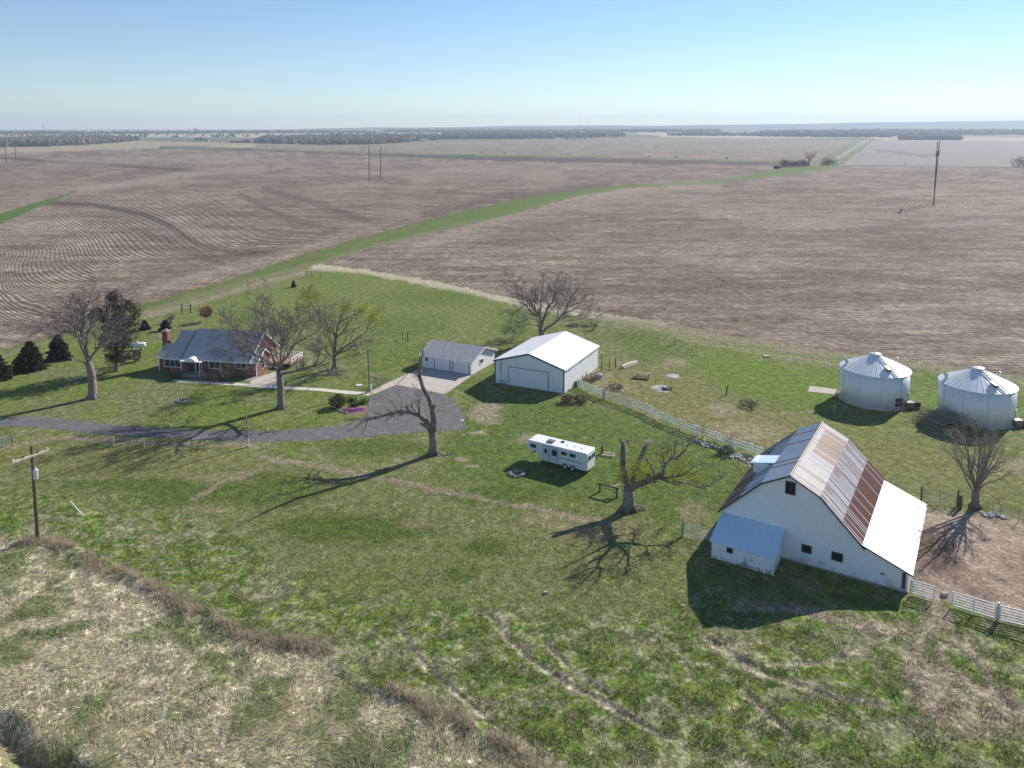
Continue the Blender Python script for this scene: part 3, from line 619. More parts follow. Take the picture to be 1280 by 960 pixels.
# ------------------------------------------------------------------ brick ranch house
def house():
    r = thing('brick_house', 'red brick ranch house with grey shingle roof and white trimmed windows', 'house', **place((-59.69, 129.22), -10.58))
    W, D, E, R = 17.8, 9.3, 2.75, 6.2
    a, b = 1.7, 16.5; p = (R - E) / (D / 2); wd = 4.6; wp = E + p * wd / 2 - .25
    w = MB(); w.prism_x([(0, 0), (D, 0), (D, E), (D / 2, R), (0, E)], 4.5, b); w.prism_x([(.003, 0), (D - .003, 0), (D - .003, E - .3), (D / 2, R - .32), (.003, E - .3)], a, 4.5)
    w.prism_x([(.004, 0), (wd, 0), (wd, E), (wd / 2, wp), (.004, E)], -.0, 1.3); w.prism_x([(.004, 0), (wd, 0), (wd, E), (wd / 2, wp), (.004, E)], b, W)
    w.build('wall', M['brick'], r)
    ov = .45
    def roof(u0, u1, dep, pk, dz):
        mb = MB(); s = (pk - E) / (dep / 2); z0 = E - s * ov + .16 + dz; zk = pk + .16 + dz
        mb.slab([(u0, -ov, z0), (u1, -ov, z0), (u1, dep / 2, zk), (u0, dep / 2, zk)], .14)
        mb.slab([(u0, dep / 2, zk), (u1, dep / 2, zk), (u1, dep + ov, z0), (u0, dep + ov, z0)], .14); return mb
    m = roof(a - .35, 4.45, D, R, -.26); q = roof(4.45, b + .35, D, R, .12); m.add(q.v, q.f)
    for u0, u1 in ((-.3, a - .36), (b + .36, W + .3)):
        q = roof(u0, u1, wd, wp, -.1); m.add(q.v, q.f)
    m.build('roof', M['shingle'], r)
    v = MB(); s_ = (R - E) / (D / 2); v.slab([(4.1, -ov, E - s_ * ov + .04), (4.42, -ov, E - s_ * ov + .04), (4.42, D / 2, R + .04), (4.1, D / 2, R + .04)], .13); v.build('step_shadow_strip', M['dark_trim'], r)  # thin dark strip laid on the roof as the shadow line of the step
    # rake and eave boards
    t = MB(); s = p
    for u in (b + .37, W + .32):
        dep, pk, dz = (D, R, .1) if u < W else (wd, wp, -.1); s = (pk - E) / (dep / 2)
        for y0, y1, z0, z1 in ((-ov, dep / 2, E - s * ov, pk), (dep / 2, dep + ov, pk, E - s * ov)):
            t.slab([(u - .01, y0, z0 + .17 + dz), (u + .05, y0, z0 + .17 + dz), (u + .05, y1, z1 + .17 + dz), (u - .01, y1, z1 + .17 + dz)], .26)
    t.box(-.3, W + .3, -ov - .06, -ov - .005, E - .38, E - .18); t.build('fascia', M['white_paint'], r)
    d = MB(); d.box(-.12, -.02, -.1, -.005, 0, E - .2); d.build('downspout', M['white_paint'], r)
    d = MB(); d.box(W - .1, W, -.12, -.02, 0, E - .2); d.bar((W - .05, -.07, .1), (W - .9, -2.0, .06), .13); d.build('downspout', M['white_paint'], r)
    c = MB(); c.box(-1.0, -.02, 2.4, 3.5, 0, 6.2); ch = c.build('chimney', M['brick'], r)
    k = MB(); k.box(-1.08, .06, 2.32, 3.58, 6.2, 6.32); k.box(-.65, -.35, 2.8, 3.1, 6.32, 6.6); k.build('chimney_cap', M['stone'], ch)
    window(r, .95, 3.9, .95, 2.2, mull=2); window(r, 9.2, 11.2, 1.15, 2.2, mull=1); window(r, 14.0, 15.9, 1.35, 2.2, mull=1)
    window(r, 1.6, 2.5, 1.0, 2.3, W, axis='x')
    dm = MB(); dm.box(5.2, 6.35, -.05, .02, .3, 2.35); dm.build('door', M['door_red'], r)
    fo = window(r, 6.75, 7.75, .35, 2.3, name='storm_door', w=.12)
    # entrance canopy with a small curved top
    cm = MB(); cm.box(4.7, 8.5, -1.5, -.03, 2.36, 2.48)
    arc = [(5.5 + 2.2 * i / 8, 2.49 + .55 * math.sin(math.pi * i / 8)) for i in range(9)]
    cm.prism(arc, -1.45, .3)
    co = cm.build('porch_canopy', M['white_paint'], r)
    for u0 in (4.85, 8.2):
        pm = MB(); pm.box(u0, u0 + .12, -1.4, -1.28, .3, 2.36); pm.build('porch_post', M['white_paint'], co)
    st = MB(); st.box(4.6, 8.6, -1.7, -.03, 0, .3); st.box(5.2, 8.0, -2.1, -1.702, 0, .15); st.build('porch_step', M['stone'], r)
    # deck behind the east gable
    dk = MB(); dk.box(W - 1.2, W + 3.6, 5.2, 9.6, .75, .9)
    for px_ in (W - 1.0, W + 1.2, W + 3.4):
        for py_ in (5.35, 9.45): dk.box(px_ - .07, px_ + .07, py_ - .07, py_ + .07, 0, .75)
    dko = dk.build('deck', M['deck_wood'], r)
    for (x0, y0), (x1, y1) in (((W + 3.5, 5.25), (W + 3.5, 9.55)), ((W - 1.1, 9.5), (W + 3.5, 9.5)), ((W - 1.1, 5.3), (W + 1.0, 5.3))):
        rl = MB()
        for zz in (1.25, 1.75): rl.bar((x0, y0, zz), (x1, y1, zz), .12)
        for i in range(4):
            f = i / 3; xx, yy = x0 + (x1 - x0) * f, y0 + (y1 - y0) * f; rl.box(xx - .05, xx + .05, yy - .05, yy + .05, .9, 1.8)
        rl.build('railing', M['white_paint'], dko)
house()

def garage():
    r = thing('garage', 'low white two door garage with worn grey shingle roof at the end of the driveway', 'garage', **place((-15.45, 131.55), -27.05))
    W, D, E, R = 9.7, 8.2, 2.28, 3.75
    MB().prism_x([(0, 0), (D, 0), (D, E), (D / 2, R), (0, E)], 0, W).build('wall', M['clap'], r)
    ov = .45; s = (R - E) / (D / 2); z0 = E - s * ov + .1; zk = R + .1
    m = MB(); m.slab([(-.4, -ov, z0), (W + .4, -ov, z0), (W + .4, D / 2, zk), (-.4, D / 2, zk)], .09); m.slab([(-.4, D / 2, zk), (W + .4, D / 2, zk), (W + .4, D + ov, z0), (-.4, D + ov, z0)], .09); m.build('roof', M['shingle_old'], r)
    t = MB()
    for u in (-.42, W + .41):
        for y0, y1, a, b in ((-ov, D / 2, z0, zk), (D / 2, D + ov, zk, z0)): t.slab([(u - .02, y0, a + .02), (u + .04, y0, a + .02), (u + .04, y1, b + .02), (u - .02, y1, b + .02)], .22)
    t.box(-.4, W + .4, -ov - .05, -ov - .004, z0 - .17, z0 - .02); t.box(-.4, W + .4, D + ov + .004, D + ov + .05, z0 - .17, z0 - .0); t.build('fascia', M['white_paint'], r)
    for u0, u1 in ((2.5, 5.55), (6.2, 9.2)):
        d = MB(); d.box(u0, u1, -.03, .03, .02, 2.02)
        for z in (.52, 1.02, 1.52): d.box(u0 + .05, u1 - .05, -.042, -.03, z - .02, z + .02)
        do = d.build('garage_door', M['steel_wall_x'] if False else M['white_paint'], r)
        h = MB(); h.box((u0 + u1) / 2 - .12, (u0 + u1) / 2 + .12, -.07, -.031, .8, .88); h.build('handle', M['black'], do)
        k = MB(); k.box(u0 - .12, u0 - .002, -.05, .02, 0, 2.03); k.box(u1 + .002, u1 + .12, -.05, .02, 0, 2.03); k.box(u0 - .12, u1 + .12, -.05, .02, 2.03, 2.14); k.build('door_frame', M['dark_trim'], do)
    d = MB(); d.box(.5, 1.35, -.04, .02, .03, 2.0); do = d.build('door', M['white_paint'], r); window(do, .68, 1.17, 1.2, 1.8, -.035, w=.04, name='door_light')
    window(r, 3.0, 4.0, 1.1, 1.8, W, axis='x')
garage()

def shed():
    r = thing('metal_shed', 'white ribbed steel shed with a wide overhead door and dark trim', 'shed', **place((-2.8, 123.32), -26.23))
    W, D, E, R = 12.15, 15.2, 3.75, 5.55
    w = MB(); w.prism([(0, 0), (W, 0), (W, E), (W / 2, R), (0, E)], 0, .12); w.build('gable_wall', M['steel_wall_x'], r)
    w = MB(); w.box(W - .12, W - .001, .125, D - .12, 0, E); w.box(.001, .12, .125, D - .12, 0, E); w.build('side_wall', M['steel_wall_y'], r)
    w = MB(); w.prism([(0, 0), (W, 0), (W, E), (W / 2, R), (0, E)], D - .115, D); w.build('gable_wall', M['steel_wall_x'], r)
    s = (R - E) / (W / 2); o = .18
    m = MB(); m.slab([(-o, -.15, E - s * o + .08), (W / 2, -.15, R + .08), (W / 2, D + .15, R + .08), (-o, D + .15, E - s * o + .08)], .07)
    m.slab([(W / 2, -.15, R + .08), (W + o, -.15, E - s * o + .08), (W + o, D + .15, E - s * o + .08), (W / 2, D + .15, R + .08)], .07); m.build('roof', M['steel_roof'], r)
    t = MB(); t.box(-.03, .16, -.05, -.003, 0, E - .02); t.box(W - .16, W + .03, -.05, -.003, 0, E - .02)
    for x0, x1, a, b in ((-o, W / 2, E - s * o, R), (W / 2, W + o, R, E - s * o)): t.slab([(x0, -.22, a + .09), (x1, -.22, b + .09), (x1, -.155, b + .09), (x0, -.155, a + .09)], .26)
    t.build('trim', M['dark_trim'], r)
    t = MB(); t.box(W + o + .01, W + o + .1, -.1, D + .1, E - .16, E - .02); t.bar((W + .1, -.1, E - .2), (W + .1, -.1, .1), .1); t.build('gutter', M['white_paint'], r)
    d = MB(); d.box(2.62, 9.4, -.04, -.002, .03, 2.95)
    for z in (.75, 1.48, 2.2): d.box(2.7, 9.32, -.05, -.04, z - .015, z + .015)
    do = d.build('overhead_door', M['white_paint'], r)
    k = MB(); k.box(2.5, 2.615, -.06, -.003, 0, 3.07); k.box(9.405, 9.52, -.06, -.003, 0, 3.07); k.box(2.5, 9.52, -.06, -.003, 2.952, 3.06); k.build('door_frame', M['wood_grey'], do)
    for y in (1.8, 6.8, 11.8):
        v = MB(); v.box(W + .002, W + .06, y, y + 1.0, 3.1, 3.5); v.build('side_vent', M['galv'], r)
    p = MB(); p.bar((1.15, -.06, E - .1), (1.15, -.06, 1.7), .07); p.build('conduit', M['dark_trim'], r)
shed()

# ------------------------------------------------------------------ gambrel barn
def barn():
    r = thing('gambrel_barn', 'white gambrel barn with rusty striped tin roof and pale lean-to', 'barn', **place((25.87, 71.05), -31.9))
    xl, xr, xc, xo = -5.75, 6.85, .52, 10.85; D = 15.3
    zE, zK, zR, zO = 3.55, 7.05, 8.4, 1.95; kl, kr = -2.1, 3.25
    w = MB(); w.prism([(xl, 0), (xr, 0), (xr, zE), (kr, zK), (xc, zR), (kl, zK), (xl, zE)], 0, D)
    w.prism([(xr + .002, 0), (xo, 0), (xo, zO), (xr + .002, zE - .1)], .004, D - .3); w.build('wall', M['white_siding'], r)
    f = MB(); f.box(xl - .06, xo + .06, -.07, -.004, 0, .14); f.box(xo + .004, xo + .07, 0, D - .3, 0, .14); f.build('foundation', M['stone'], r)
    rg = random.Random(4)
    def panels(mb, a, b, n, cf, y0=-.3, y1=D + .3, lift=.1, rows=5):
        """sheets laid down the slope from a=(x,z) to b=(x,z); n columns along the ridge; closed below"""
        (x0, z0), (x1, z1) = a, b
        for i in range(n):
            ya, yb = y0 + (y1 - y0) * i / n, y0 + (y1 - y0) * (i + 1) / n
            for j in range(rows):
                s, t = j / rows, (j + 1) / rows
                q = [(x0 + (x1 - x0) * k, y, z0 + (z1 - z0) * k + lift) for k, y in ((s, ya), (s, yb - .03), (t, yb - .03), (t, ya))]
                col = cf(i / n, (j + .5) / rows)
                mb.add(q, [(0, 1, 2, 3)] if x1 < x0 else [(3, 2, 1, 0)], col)
                q2 = [(x0 + (x1 - x0) * k, y, z0 + (z1 - z0) * k + lift + h) for k, y, h in ((s, yb - .03, 0), (s, yb, .0), (t, yb, .0), (t, yb - .03, 0))]
                q3 = [(x, yb - .015, z + .035) for x, _, z in (q2[0], q2[3])]
                mb.add([q2[0], q3[0], q3[1], q2[3], q2[1], q2[2]], [(0, 1, 2, 3), (1, 4, 5, 2)] if x1 < x0 else [(3, 2, 1, 0), (2, 5, 4, 1)], tuple(c * .8 for c in col))
        ends = [(x0, y0, z0 + lift), (x0, y1, z0 + lift), (x1, y1, z1 + lift), (x1, y0, z1 + lift)]
        lo = [(x, y, z - .09) for x, y, z in ends]; g = (.2, .14, .11)
        mb.add(ends + lo, [(7, 6, 5, 4), (0, 4, 5, 1), (1, 5, 6, 2), (2, 6, 7, 3), (3, 7, 4, 0)], g)
    RUST, LRUST, ZINC, PALE, SLATE = (.20, .085, .062), (.33, .165, .112), (.5, .48, .47), (.66, .64, .63), (.40, .49, .58)
    rnd = [rg.random() for _ in range(200)]
    def jit(c, k=.1): return tuple(max(.02, min(.85, v * (1 + rg.uniform(-k, k)))) for v in c)
    def cr_up(u, v):
        k = (rnd[int(u * 72)] * .55 + (.45 if int(u * 72) % 2 else 0))
        if u > .45 and u < .93 and v > .1 and v < .95: return jit(RUST if k < .22 else (LRUST if k < .84 else PALE))
        return jit(LRUST if k < .13 else (ZINC if k < .55 else PALE))
    def cr_lo(u, v):
        k = (rnd[int(u * 72) + 60] * .6 + (.4 if int(u * 72) % 2 else 0))
        if v > .58: return jit(RUST, .08) if k > (.22 if u < .45 else .03) else jit(ZINC)
        if v > .2: return jit(RUST if k < .1 else ((.46, .43, .43) if k < .42 else PALE))
        return jit(LRUST if k < .3 else PALE)
    def cl_up(u, v): return jit(SLATE if rnd[int(u * 52) + 20] < .9 else RUST, .1)
    def cl_lo(u, v):
        k = rnd[int(u * 52) + 90]
        if v > .55: return jit((.17, .1, .09) if k < .75 else SLATE)
        return jit(SLATE if k < .9 else RUST)
    m = MB(); panels(m, (xc, zR), (kr, zK), 72, cr_up); panels(m, (kr, zK), (xr + .4, zE - .37), 72, cr_lo, rows=6)
    panels(m, (xc, zR), (kl, zK), 52, cl_up); panels(m, (kl, zK), (xl - .4, zE - .37), 52, cl_lo, rows=6); ro = m.build('roof', M['sheet'], r)
    k = MB(); k.tube([(xc, -.33, zR + .13), (xc, D + .33, zR + .13)], .1, 8); k.build('ridge_cap', mat('rusty_cap', (.36, .24, .19), .6, .2, 2), ro)
    k = MB(); A = [(xl - .42, zE - .42), (kl, zK + .04), (xc, zR + .06), (kr, zK + .04), (xr + .42, zE - .42)]
    for (x0, z0), (x1, z1) in zip(A[:-1], A[1:]): k.bar((x0, -.33, z0), (x1, -.33, z1), .05, .16)
    k.build('rake_board', M['dark_trim'], ro)
    l = MB(); l.slab([(xr + .1, -.25, zE - .02), (xo + .35, -.25, zO - .06), (xo + .35, D - .1, zO - .06), (xr + .1, D - .1, zE - .02)], .08); l.build('lean_to_roof', M['leanto_roof'], r)
    l = MB(); l.bar((xr + .1, -.28, zE - .07), (xo + .36, -.28, zO - .12), .05, .14); l.build('rake_board', M['dark_trim'], r)
    # hay dormer on the shaded slope
    d = MB(); x0, x1 = -4.3, -2.6; d.box(x0, x1, 5.2, 7.0, 5.6, 6.75); do = d.build('dormer', M['white_boards'], r)
    e = MB(); e.slab([(x0 - .25, 5.0, 6.62), (x1 + .9, 5.0, 7.25), (x1 + .9, 7.2, 7.25), (x0 - .25, 7.2, 6.62)], .07); e.build('dormer_roof', M['blue_metal'], do)
    # openings
    for u0, u1, z0, z1, nm in ((.15, .95, 6.62, 7.75, 'loft_window'), (1.85, 2.62, 1.28, 1.92, 'window'), (4.5, 5.35, 1.3, 1.98, 'window')):
        window(r, u0, u1, z0, z1, -.004, frame='wood_dark', pane='dark_hole', name=nm, w=.07, mull=1 if nm == 'loft_window' else 0)
    p = MB(); p.box(8.6, 8.95, -.05, -.002, 1.12, 1.22); p.build('vent_slot', M['dark_hole'], r)
    d = MB(); d.box(xo - .5, xo - .2, -.06, -.003, .3, 1.8); d.build('corner_door', M['wood_dark'], r)
    # annex against the gable
    ax0, ax1, ay = -5.7, .1, -3.5
    an = MB(); an.prism_x([(ay, 0), (-.075, 0), (-.075, 2.9), (ay, 1.75)], ax0, ax1 - .05); ao = an.build('annex', M['white_boards'], r)
    q = MB(); q.slab([(ax0 - .2, ay - .25, 1.78), (ax1 + .15, ay - .25, 1.78), (ax1 + .15, -.01, 3.08), (ax0 - .2, -.01, 3.08)], .07); q.build('annex_roof', M['blue_metal'], ao)
    window(ao, ax0 + 1.4, ax0 + 2.0, 1.0, 1.55, ay - .004, frame='white_paint', pane='dark_hole', w=.06)
    d = MB(); d.box(ax1 - 2.1, ax1 - .35, ay - .05, ay - .003, .05, 1.55); d.box(ax1 - 2.0, ax1 - .45, ay - .07, ay - .05, .3, .42); d.box(ax1 - 2.0, ax1 - .45, ay - .07, ay - .05, 1.2, 1.32); do = d.build('door', M['white_boards'], ao)
    h = MB(); h.box(ax1 - 2.12, ax1 - 1.9, ay - .09, ay - .072, .9, .98); h.build('handle', M['black'], do)
    for u0 in (ax1 - .14, ax0 - .03):
        c = MB(); c.box(u0, u0 + .12, ay - .05, ay + .07, 0, 1.72); c.build('corner_board', M['white_paint'], ao)
barn()

# ------------------------------------------------------------------ grain bins
def grain_bin(c, label, panel):
    r = thing('grain_bin', label, 'grain bin', (c[0], c[1], 0), 0, 'steel grain bins beside the field')
    R, Eh, Ap = 4.85, 4.95, 7.1; n = 96
    w = MB(); w.tube([(0, 0, 0), (0, 0, Eh)], R, n); wall = w.build('wall', M['bin'], r, True)
    s = MB()
    for a in range(0, 360, 36):
        x, y = math.cos(rad(a + 4)), math.sin(rad(a + 4)); s.box(x * R - .035, x * R + .035, y * R - .035, y * R + .035, 0, Eh - .05)
    for z in (1.2, 2.45, 3.7): s.tube([(0, 0, z - .015), (0, 0, z + .015)], R + .012, n, False)
    s.build('stiffener', M['galv'], wall)
    m = MB(); k = 36; vs = []; fs = []
    for i in range(k):
        a0, a1, am = (2 * math.pi * t / k for t in (i, i + .86, i + .93))
        pts = [((R + .15) * math.cos(a), (R + .15) * math.sin(a), Eh - .04) for a in (a0, a1)] + [((R + .15) * math.cos(am), (R + .15) * math.sin(am), Eh + .0)]
        ins = [(.55 * math.cos(a), .55 * math.sin(a), Ap - .12) for a in (a0, a1)] + [(.55 * math.cos(am), .55 * math.sin(am), Ap - .10)]
        a2 = 2 * math.pi * (i + 1) / k
        pts.append(((R + .15) * math.cos(a2), (R + .15) * math.sin(a2), Eh - .04)); ins.append((.55 * math.cos(a2), .55 * math.sin(a2), Ap - .12))
        m.add(pts + ins, [(0, 1, 5, 4), (1, 2, 6, 5), (2, 3, 7, 6)])
    ro = m.build('roof', M['bin_roof'], r)
    c_ = MB(); c_.tube([(0, 0, Ap - .25), (0, 0, Ap + .02), (0, 0, Ap + .05), (0, 0, Ap + .2)], [.6, .6, .75, .1], 20); c_.build('roof_cap', M['galv'], ro)
    l = MB(); av = rad(-76); ca, sa = math.cos(av), math.sin(av)
    def on(rr, off, up): return (ca * rr - sa * off, sa * rr + ca * off, Eh + (R + .15 - rr) / (R - .4) * (Ap - Eh - .12) + up)
    for off in (-.25, .25): l.bar(on(R, off, .12), on(.8, off, .12), .05)
    for i in range(14):
        rr = R - .2 - i * .29; l.bar(on(rr, -.25, .12), on(rr, .25, .12), .05)
    l.build('roof_ladder', M['galv_dark'], ro)
    h = MB(); q = [on(rr, o, u) for rr, o, u in ((3.9, -.95, .0), (3.9, -.4, .0), (2.9, -.4, .0), (2.9, -.95, .0), (3.9, -.95, .4), (3.9, -.4, .4), (2.9, -.4, .25), (2.9, -.95, .25))]
    h.add(q, [(0, 3, 2, 1), (4, 5, 6, 7), (0, 1, 5, 4), (1, 2, 6, 5), (2, 3, 7, 6), (3, 0, 4, 7)]); h.build('roof_hatch', M['galv_dark'], ro)
    for a in (165, 20, 75):
        av2 = rad(a); x, y = math.cos(av2) * 4.0, math.sin(av2) * 4.0; v = MB(); z = Eh + (R + .15 - 4.0) / (R - .4) * (Ap - Eh - .12)
        v.tube([(x, y, z - .1), (x, y, z + .35), (x * 1.04, y * 1.04, z + .45), (x * 1.09, y * 1.09, z + .42)], [.26, .26, .3, .26], 10); v.build('roof_vent', M['galv'], ro)
    if panel:
        a = rad(-72); x, y = math.cos(a), math.sin(a); p = MB()
        for i in range(2):
            for j in range(2):
                a0 = -72 - 7 + 8.2 * i; a1 = a0 + 7.2
                p.add([((R + d) * math.cos(rad(t)), (R + d) * math.sin(rad(t)), z) for d in (.04, .08) for t, z in ((a0, .55 + .65 * j), (a1, .55 + .65 * j), (a1, 1.1 + .65 * j), (a0, 1.1 + .65 * j))], [(0, 3, 2, 1), (4, 5, 6, 7), (0, 1, 5, 4), (1, 2, 6, 5), (2, 3, 7, 6), (3, 0, 4, 7)])
        p.build('access_panel', M['bin_panel'], r)
    f = MB(); f.tube([(0, 0, -.0), (0, 0, .12)], R + .25, 64); f.build('concrete_base', M['concrete'], r)
    a = rad(-52); x, y = math.cos(a), math.sin(a); u = MB()
    u.box(x * (R - .1), x * (R - .1) + 1.1, y * (R + .1) - .5, y * (R + .1) + .5, .1, 1.0); fo = u.build('fan_duct', M['galv_dark'], r)
    v = MB(); v.tube([(x * R + 1.1, y * R, .62), (x * R + 2.0, y * R - .15, .62)], .38, 16); v.box(x * R + 1.2, x * R + 1.9, y * R - .6, y * R + .4, .0, .2); v.build('fan_housing', M['black'], fo)
    dr = MB(); a0, a1 = -44, -36
    dr.add([((R + d) * math.cos(rad(t)), (R + d) * math.sin(rad(t)), z) for d in (.03, .07) for t, z in ((a0, .3), (a1, .3), (a1, 2.1), (a0, 2.1))], [(0, 3, 2, 1), (4, 5, 6, 7), (0, 1, 5, 4), (1, 2, 6, 5), (2, 3, 7, 6), (3, 0, 4, 7)]); dr.build('door', M['galv'], r)
def bin_mat(name, c, axis_z):
    m, nt, b = nodes(name)
    tc = nt.nodes.new('ShaderNodeTexCoord').outputs['Object']; sp = nt.nodes.new('ShaderNodeSeparateXYZ'); nt.links.new(tc, sp.inputs[0])
    ml = N(nt, 'ShaderNodeMath', operation='MULTIPLY'); nt.links.new(sp.outputs[2], ml.inputs[0]); ml.inputs[1].default_value = 2 * math.pi / .1
    s = N(nt, 'ShaderNodeMath', operation='SINE'); nt.links.new(ml.outputs[0], s.inputs[0])
    bp = N(nt, 'ShaderNodeBump'); bp.inputs['Strength'].default_value = .5; bp.inputs['Distance'].default_value = .012
    nt.links.new(s.outputs[0], bp.inputs['Height']); nt.links.new(bp.outputs[0], b.inputs['Normal'])
    n = noise_n(nt, .9, 5, .7); r = rampn(nt, n.outputs['Fac'], [(.3, tuple(v * .9 for v in c)), (.7, tuple(v * 1.06 for v in c))]); nt.links.new(r.outputs[0], b.inputs['Base Color'])
    b.inputs['Roughness'].default_value = .38; b.inputs['Metallic'].default_value = .1
    return m
M['bin'] = bin_mat('corrugated_bin_steel', (.80, .82, .84), 2); M['bin_roof'] = mat('bin_roof_steel', (.84, .84, .83), .45, .04, 1, metal=.0)
grain_bin((55.02, 115.4), 'grey steel grain bin with a dark access panel, farther from the bare tree', True)
grain_bin((66.37, 108.4), 'grey steel grain bin partly hidden behind bare tree branches', False)

# ------------------------------------------------------------------ horse trailer
def trailer():
    r = thing('horse_trailer', 'white gooseneck horse trailer parked on the grass near broken tree', 'horse trailer', **place((3.83, 92.24), -31.96))
    L, Wd, z0, z1 = 5.95, 2.15, .48, 2.55
    b = MB(); pr = [(-.15, z0), (L, z0), (L, z1), (-2.1, z1), (-2.3, z1 - .25), (-2.3, 1.75), (-2.05, 1.5), (-.9, 1.45), (-.45, .95)]
    b.prism(pr, 0, Wd); body = b.build('body', M['trailer'], r)
    t = MB(); t.prism([(L + .03, z1 + .003), (L + .03, z1 + .06), (L - .2, z1 + .12), (-1.9, z1 + .12), (-2.15, z1 + .06), (-2.15, z1 + .003)], -.03, Wd + .03); ro = t.build('roof', M['trailer_roof'], r)
    v = MB(); v.box(.2, 1.05, .5, 1.2, z1 + .123, z1 + .32); v.build('roof_vent', M['galv_dark'], ro)
    v = MB(); v.box(1.7, 2.1, 1.35, 1.7, z1 + .123, z1 + .22); v.build('roof_vent', M['black'], ro)
    for x in (2.8, 3.8, 4.8):
        v = MB(); v.tube([(x, 1.0, z1 + .1), (x, 1.0, z1 + .19)], .1, 8); v.build('roof_vent', M['galv'], ro)
    for u0, u1 in ((-.02, .8), (1.12, 2.05)):
        d = MB(); d.box(u0, u1, -.045, -.003, z0 + .1, 2.35); do = d.build('door', M['trailer_door'], r)
        k = MB()
        for x0, x1, a, c in ((u0 - .05, u0, z0 + .05, 2.4), (u1, u1 + .05, z0 + .05, 2.4), (u0, u1, 2.35, 2.4)): k.box(x0, x1, -.04, -.003, a, c)
        k.build('door_frame', M['galv_dark'], do)
        window(do, u0 + .2, u1 - .2, 1.5, 2.1, -.047, w=.05, pane='glass', name='door_light', frame='white_paint' if u0 < 1 else 'black')
        h = MB(); h.box(u1 - .1, u1 - .04, -.08, -.046, 1.2, 1.38); h.build('handle', M['black'], do)
    for u0, u1, a, c in ((-1.75, -1.05, 1.85, 2.2), (2.55, 3.2, 1.85, 2.15), (3.7, 4.4, 1.85, 2.15)): window(r, u0, u1, a, c, -.003, frame='black', w=.035)
    s = MB(); s.add([(2.9, -.012, 1.3), (5.35, -.012, 1.22), (5.35, -.012, 1.3), (3.6, -.012, 1.42), (2.9, -.012, 1.42)], [(0, 1, 2, 3, 4)]); s.build('stripe', M['tan_stripe'], r)
    s = MB(); s.add([(2.15, -.014, 1.15), (2.75, -.014, 1.32), (2.75, -.014, 1.42), (2.15, -.014, 1.25)], [(0, 1, 2, 3)]); s.build('stripe', M['red'], r)
    for x in (3.05, 4.05):
        for y0, y1 in ((.02, .26), (Wd - .26, Wd - .02)):
            w = MB(); w.tube([(x, y0 - .04, .38), (x, y1, .38)], .38, 20); wo = w.build('wheel', M['tyre'], r)
            h = MB(); h.tube([(x, y0 - .06, .38), (x, y0 + .02, .38)], .22, 14); h.build('rim', M['galv'], wo)
    f = MB(); f.prism([(2.5, z0 + .02), (2.75, .85), (4.35, .85), (4.6, z0 + .02), (4.45, z0 + .02), (4.3, .78), (2.8, .78), (2.65, z0 + .02)], -.09, .05); f.build('fender', M['galv'], r)
    for y0, y1 in ((.06, Wd / 2 - .02), (Wd / 2 + .02, Wd - .06)):
        d = MB(); d.box(L + .003, L + .045, y0, y1, z0 + .06, z1 - .08); do = d.build('rear_door', M['trailer_roof'], r)
        window(do, y0 + .3, y1 - .2, 1.75, 2.15, L + .045, axis='x', frame='black', w=.03, name='door_light')
    k = MB(); k.tube([(-1.9, Wd / 2, 1.5), (-1.9, Wd / 2, .75)], .07, 8); k.box(-2.0, -1.8, Wd / 2 - .1, Wd / 2 + .1, .68, .76); k.build('hitch', M['black'], r)
    k = MB(); k.tube([(-.75, .3, .9), (-.75, .3, .05)], .05, 8); k.box(-.9, -.6, .15, .45, 0, .05); k.build('jack_leg', M['galv'], r)
    k = MB(); k.tube([(-.62, .9, .9), (-.62, .9, 1.35)], .15, 12); k.build('gas_bottle', M['orange'], r)
    for y in (.03, Wd - .09): 
        k = MB(); k.box(L + .046, L + .075, y, y + .06, .8, 1.1); k.build('tail_light', M['red'], r)
trailer()

# ------------------------------------------------------------------ fences, gates, posts
def loc(v, o): return (v.x - o.x, v.y - o.y, v.z - o.z if hasattr(o, 'z') else v.z)
def white_fence():
    pts = [(734, 490), (753.4, 498)]; pts2 = [(788, 510), (808, 516.5), (828.5, 528.4), (849.7, 536.5), (871, 545), (894.7, 552.5), (917.7, 561), (939.7, 568), (952, 573)]
    o = P(850, 537); r = thing('rail_fence', 'white three rail board fence running from shed to barn', 'fence', o)
    def run(pts):
        g = [P(*p) - o for p in pts]
        for q in g:
            m = MB(); m.box(q.x - .07, q.x + .07, q.y - .07, q.y + .07, 0, 1.42); m.box(q.x - .09, q.x + .09, q.y - .09, q.y + .09, 1.42, 1.47); m.build('post', M['white_paint'], r)
        for a, b in zip(g[:-1], g[1:]):
            d = (b - a).normalized() * .075
            for z in (.45, .85, 1.25):
                m = MB(); m.bar(a + d + Vector((0, 0, z)), b - d + Vector((0, 0, z)), .05, .15); m.build('rail', M['white_paint'], r)
    run([(722, 484)] + pts); run(pts2)
white_fence()
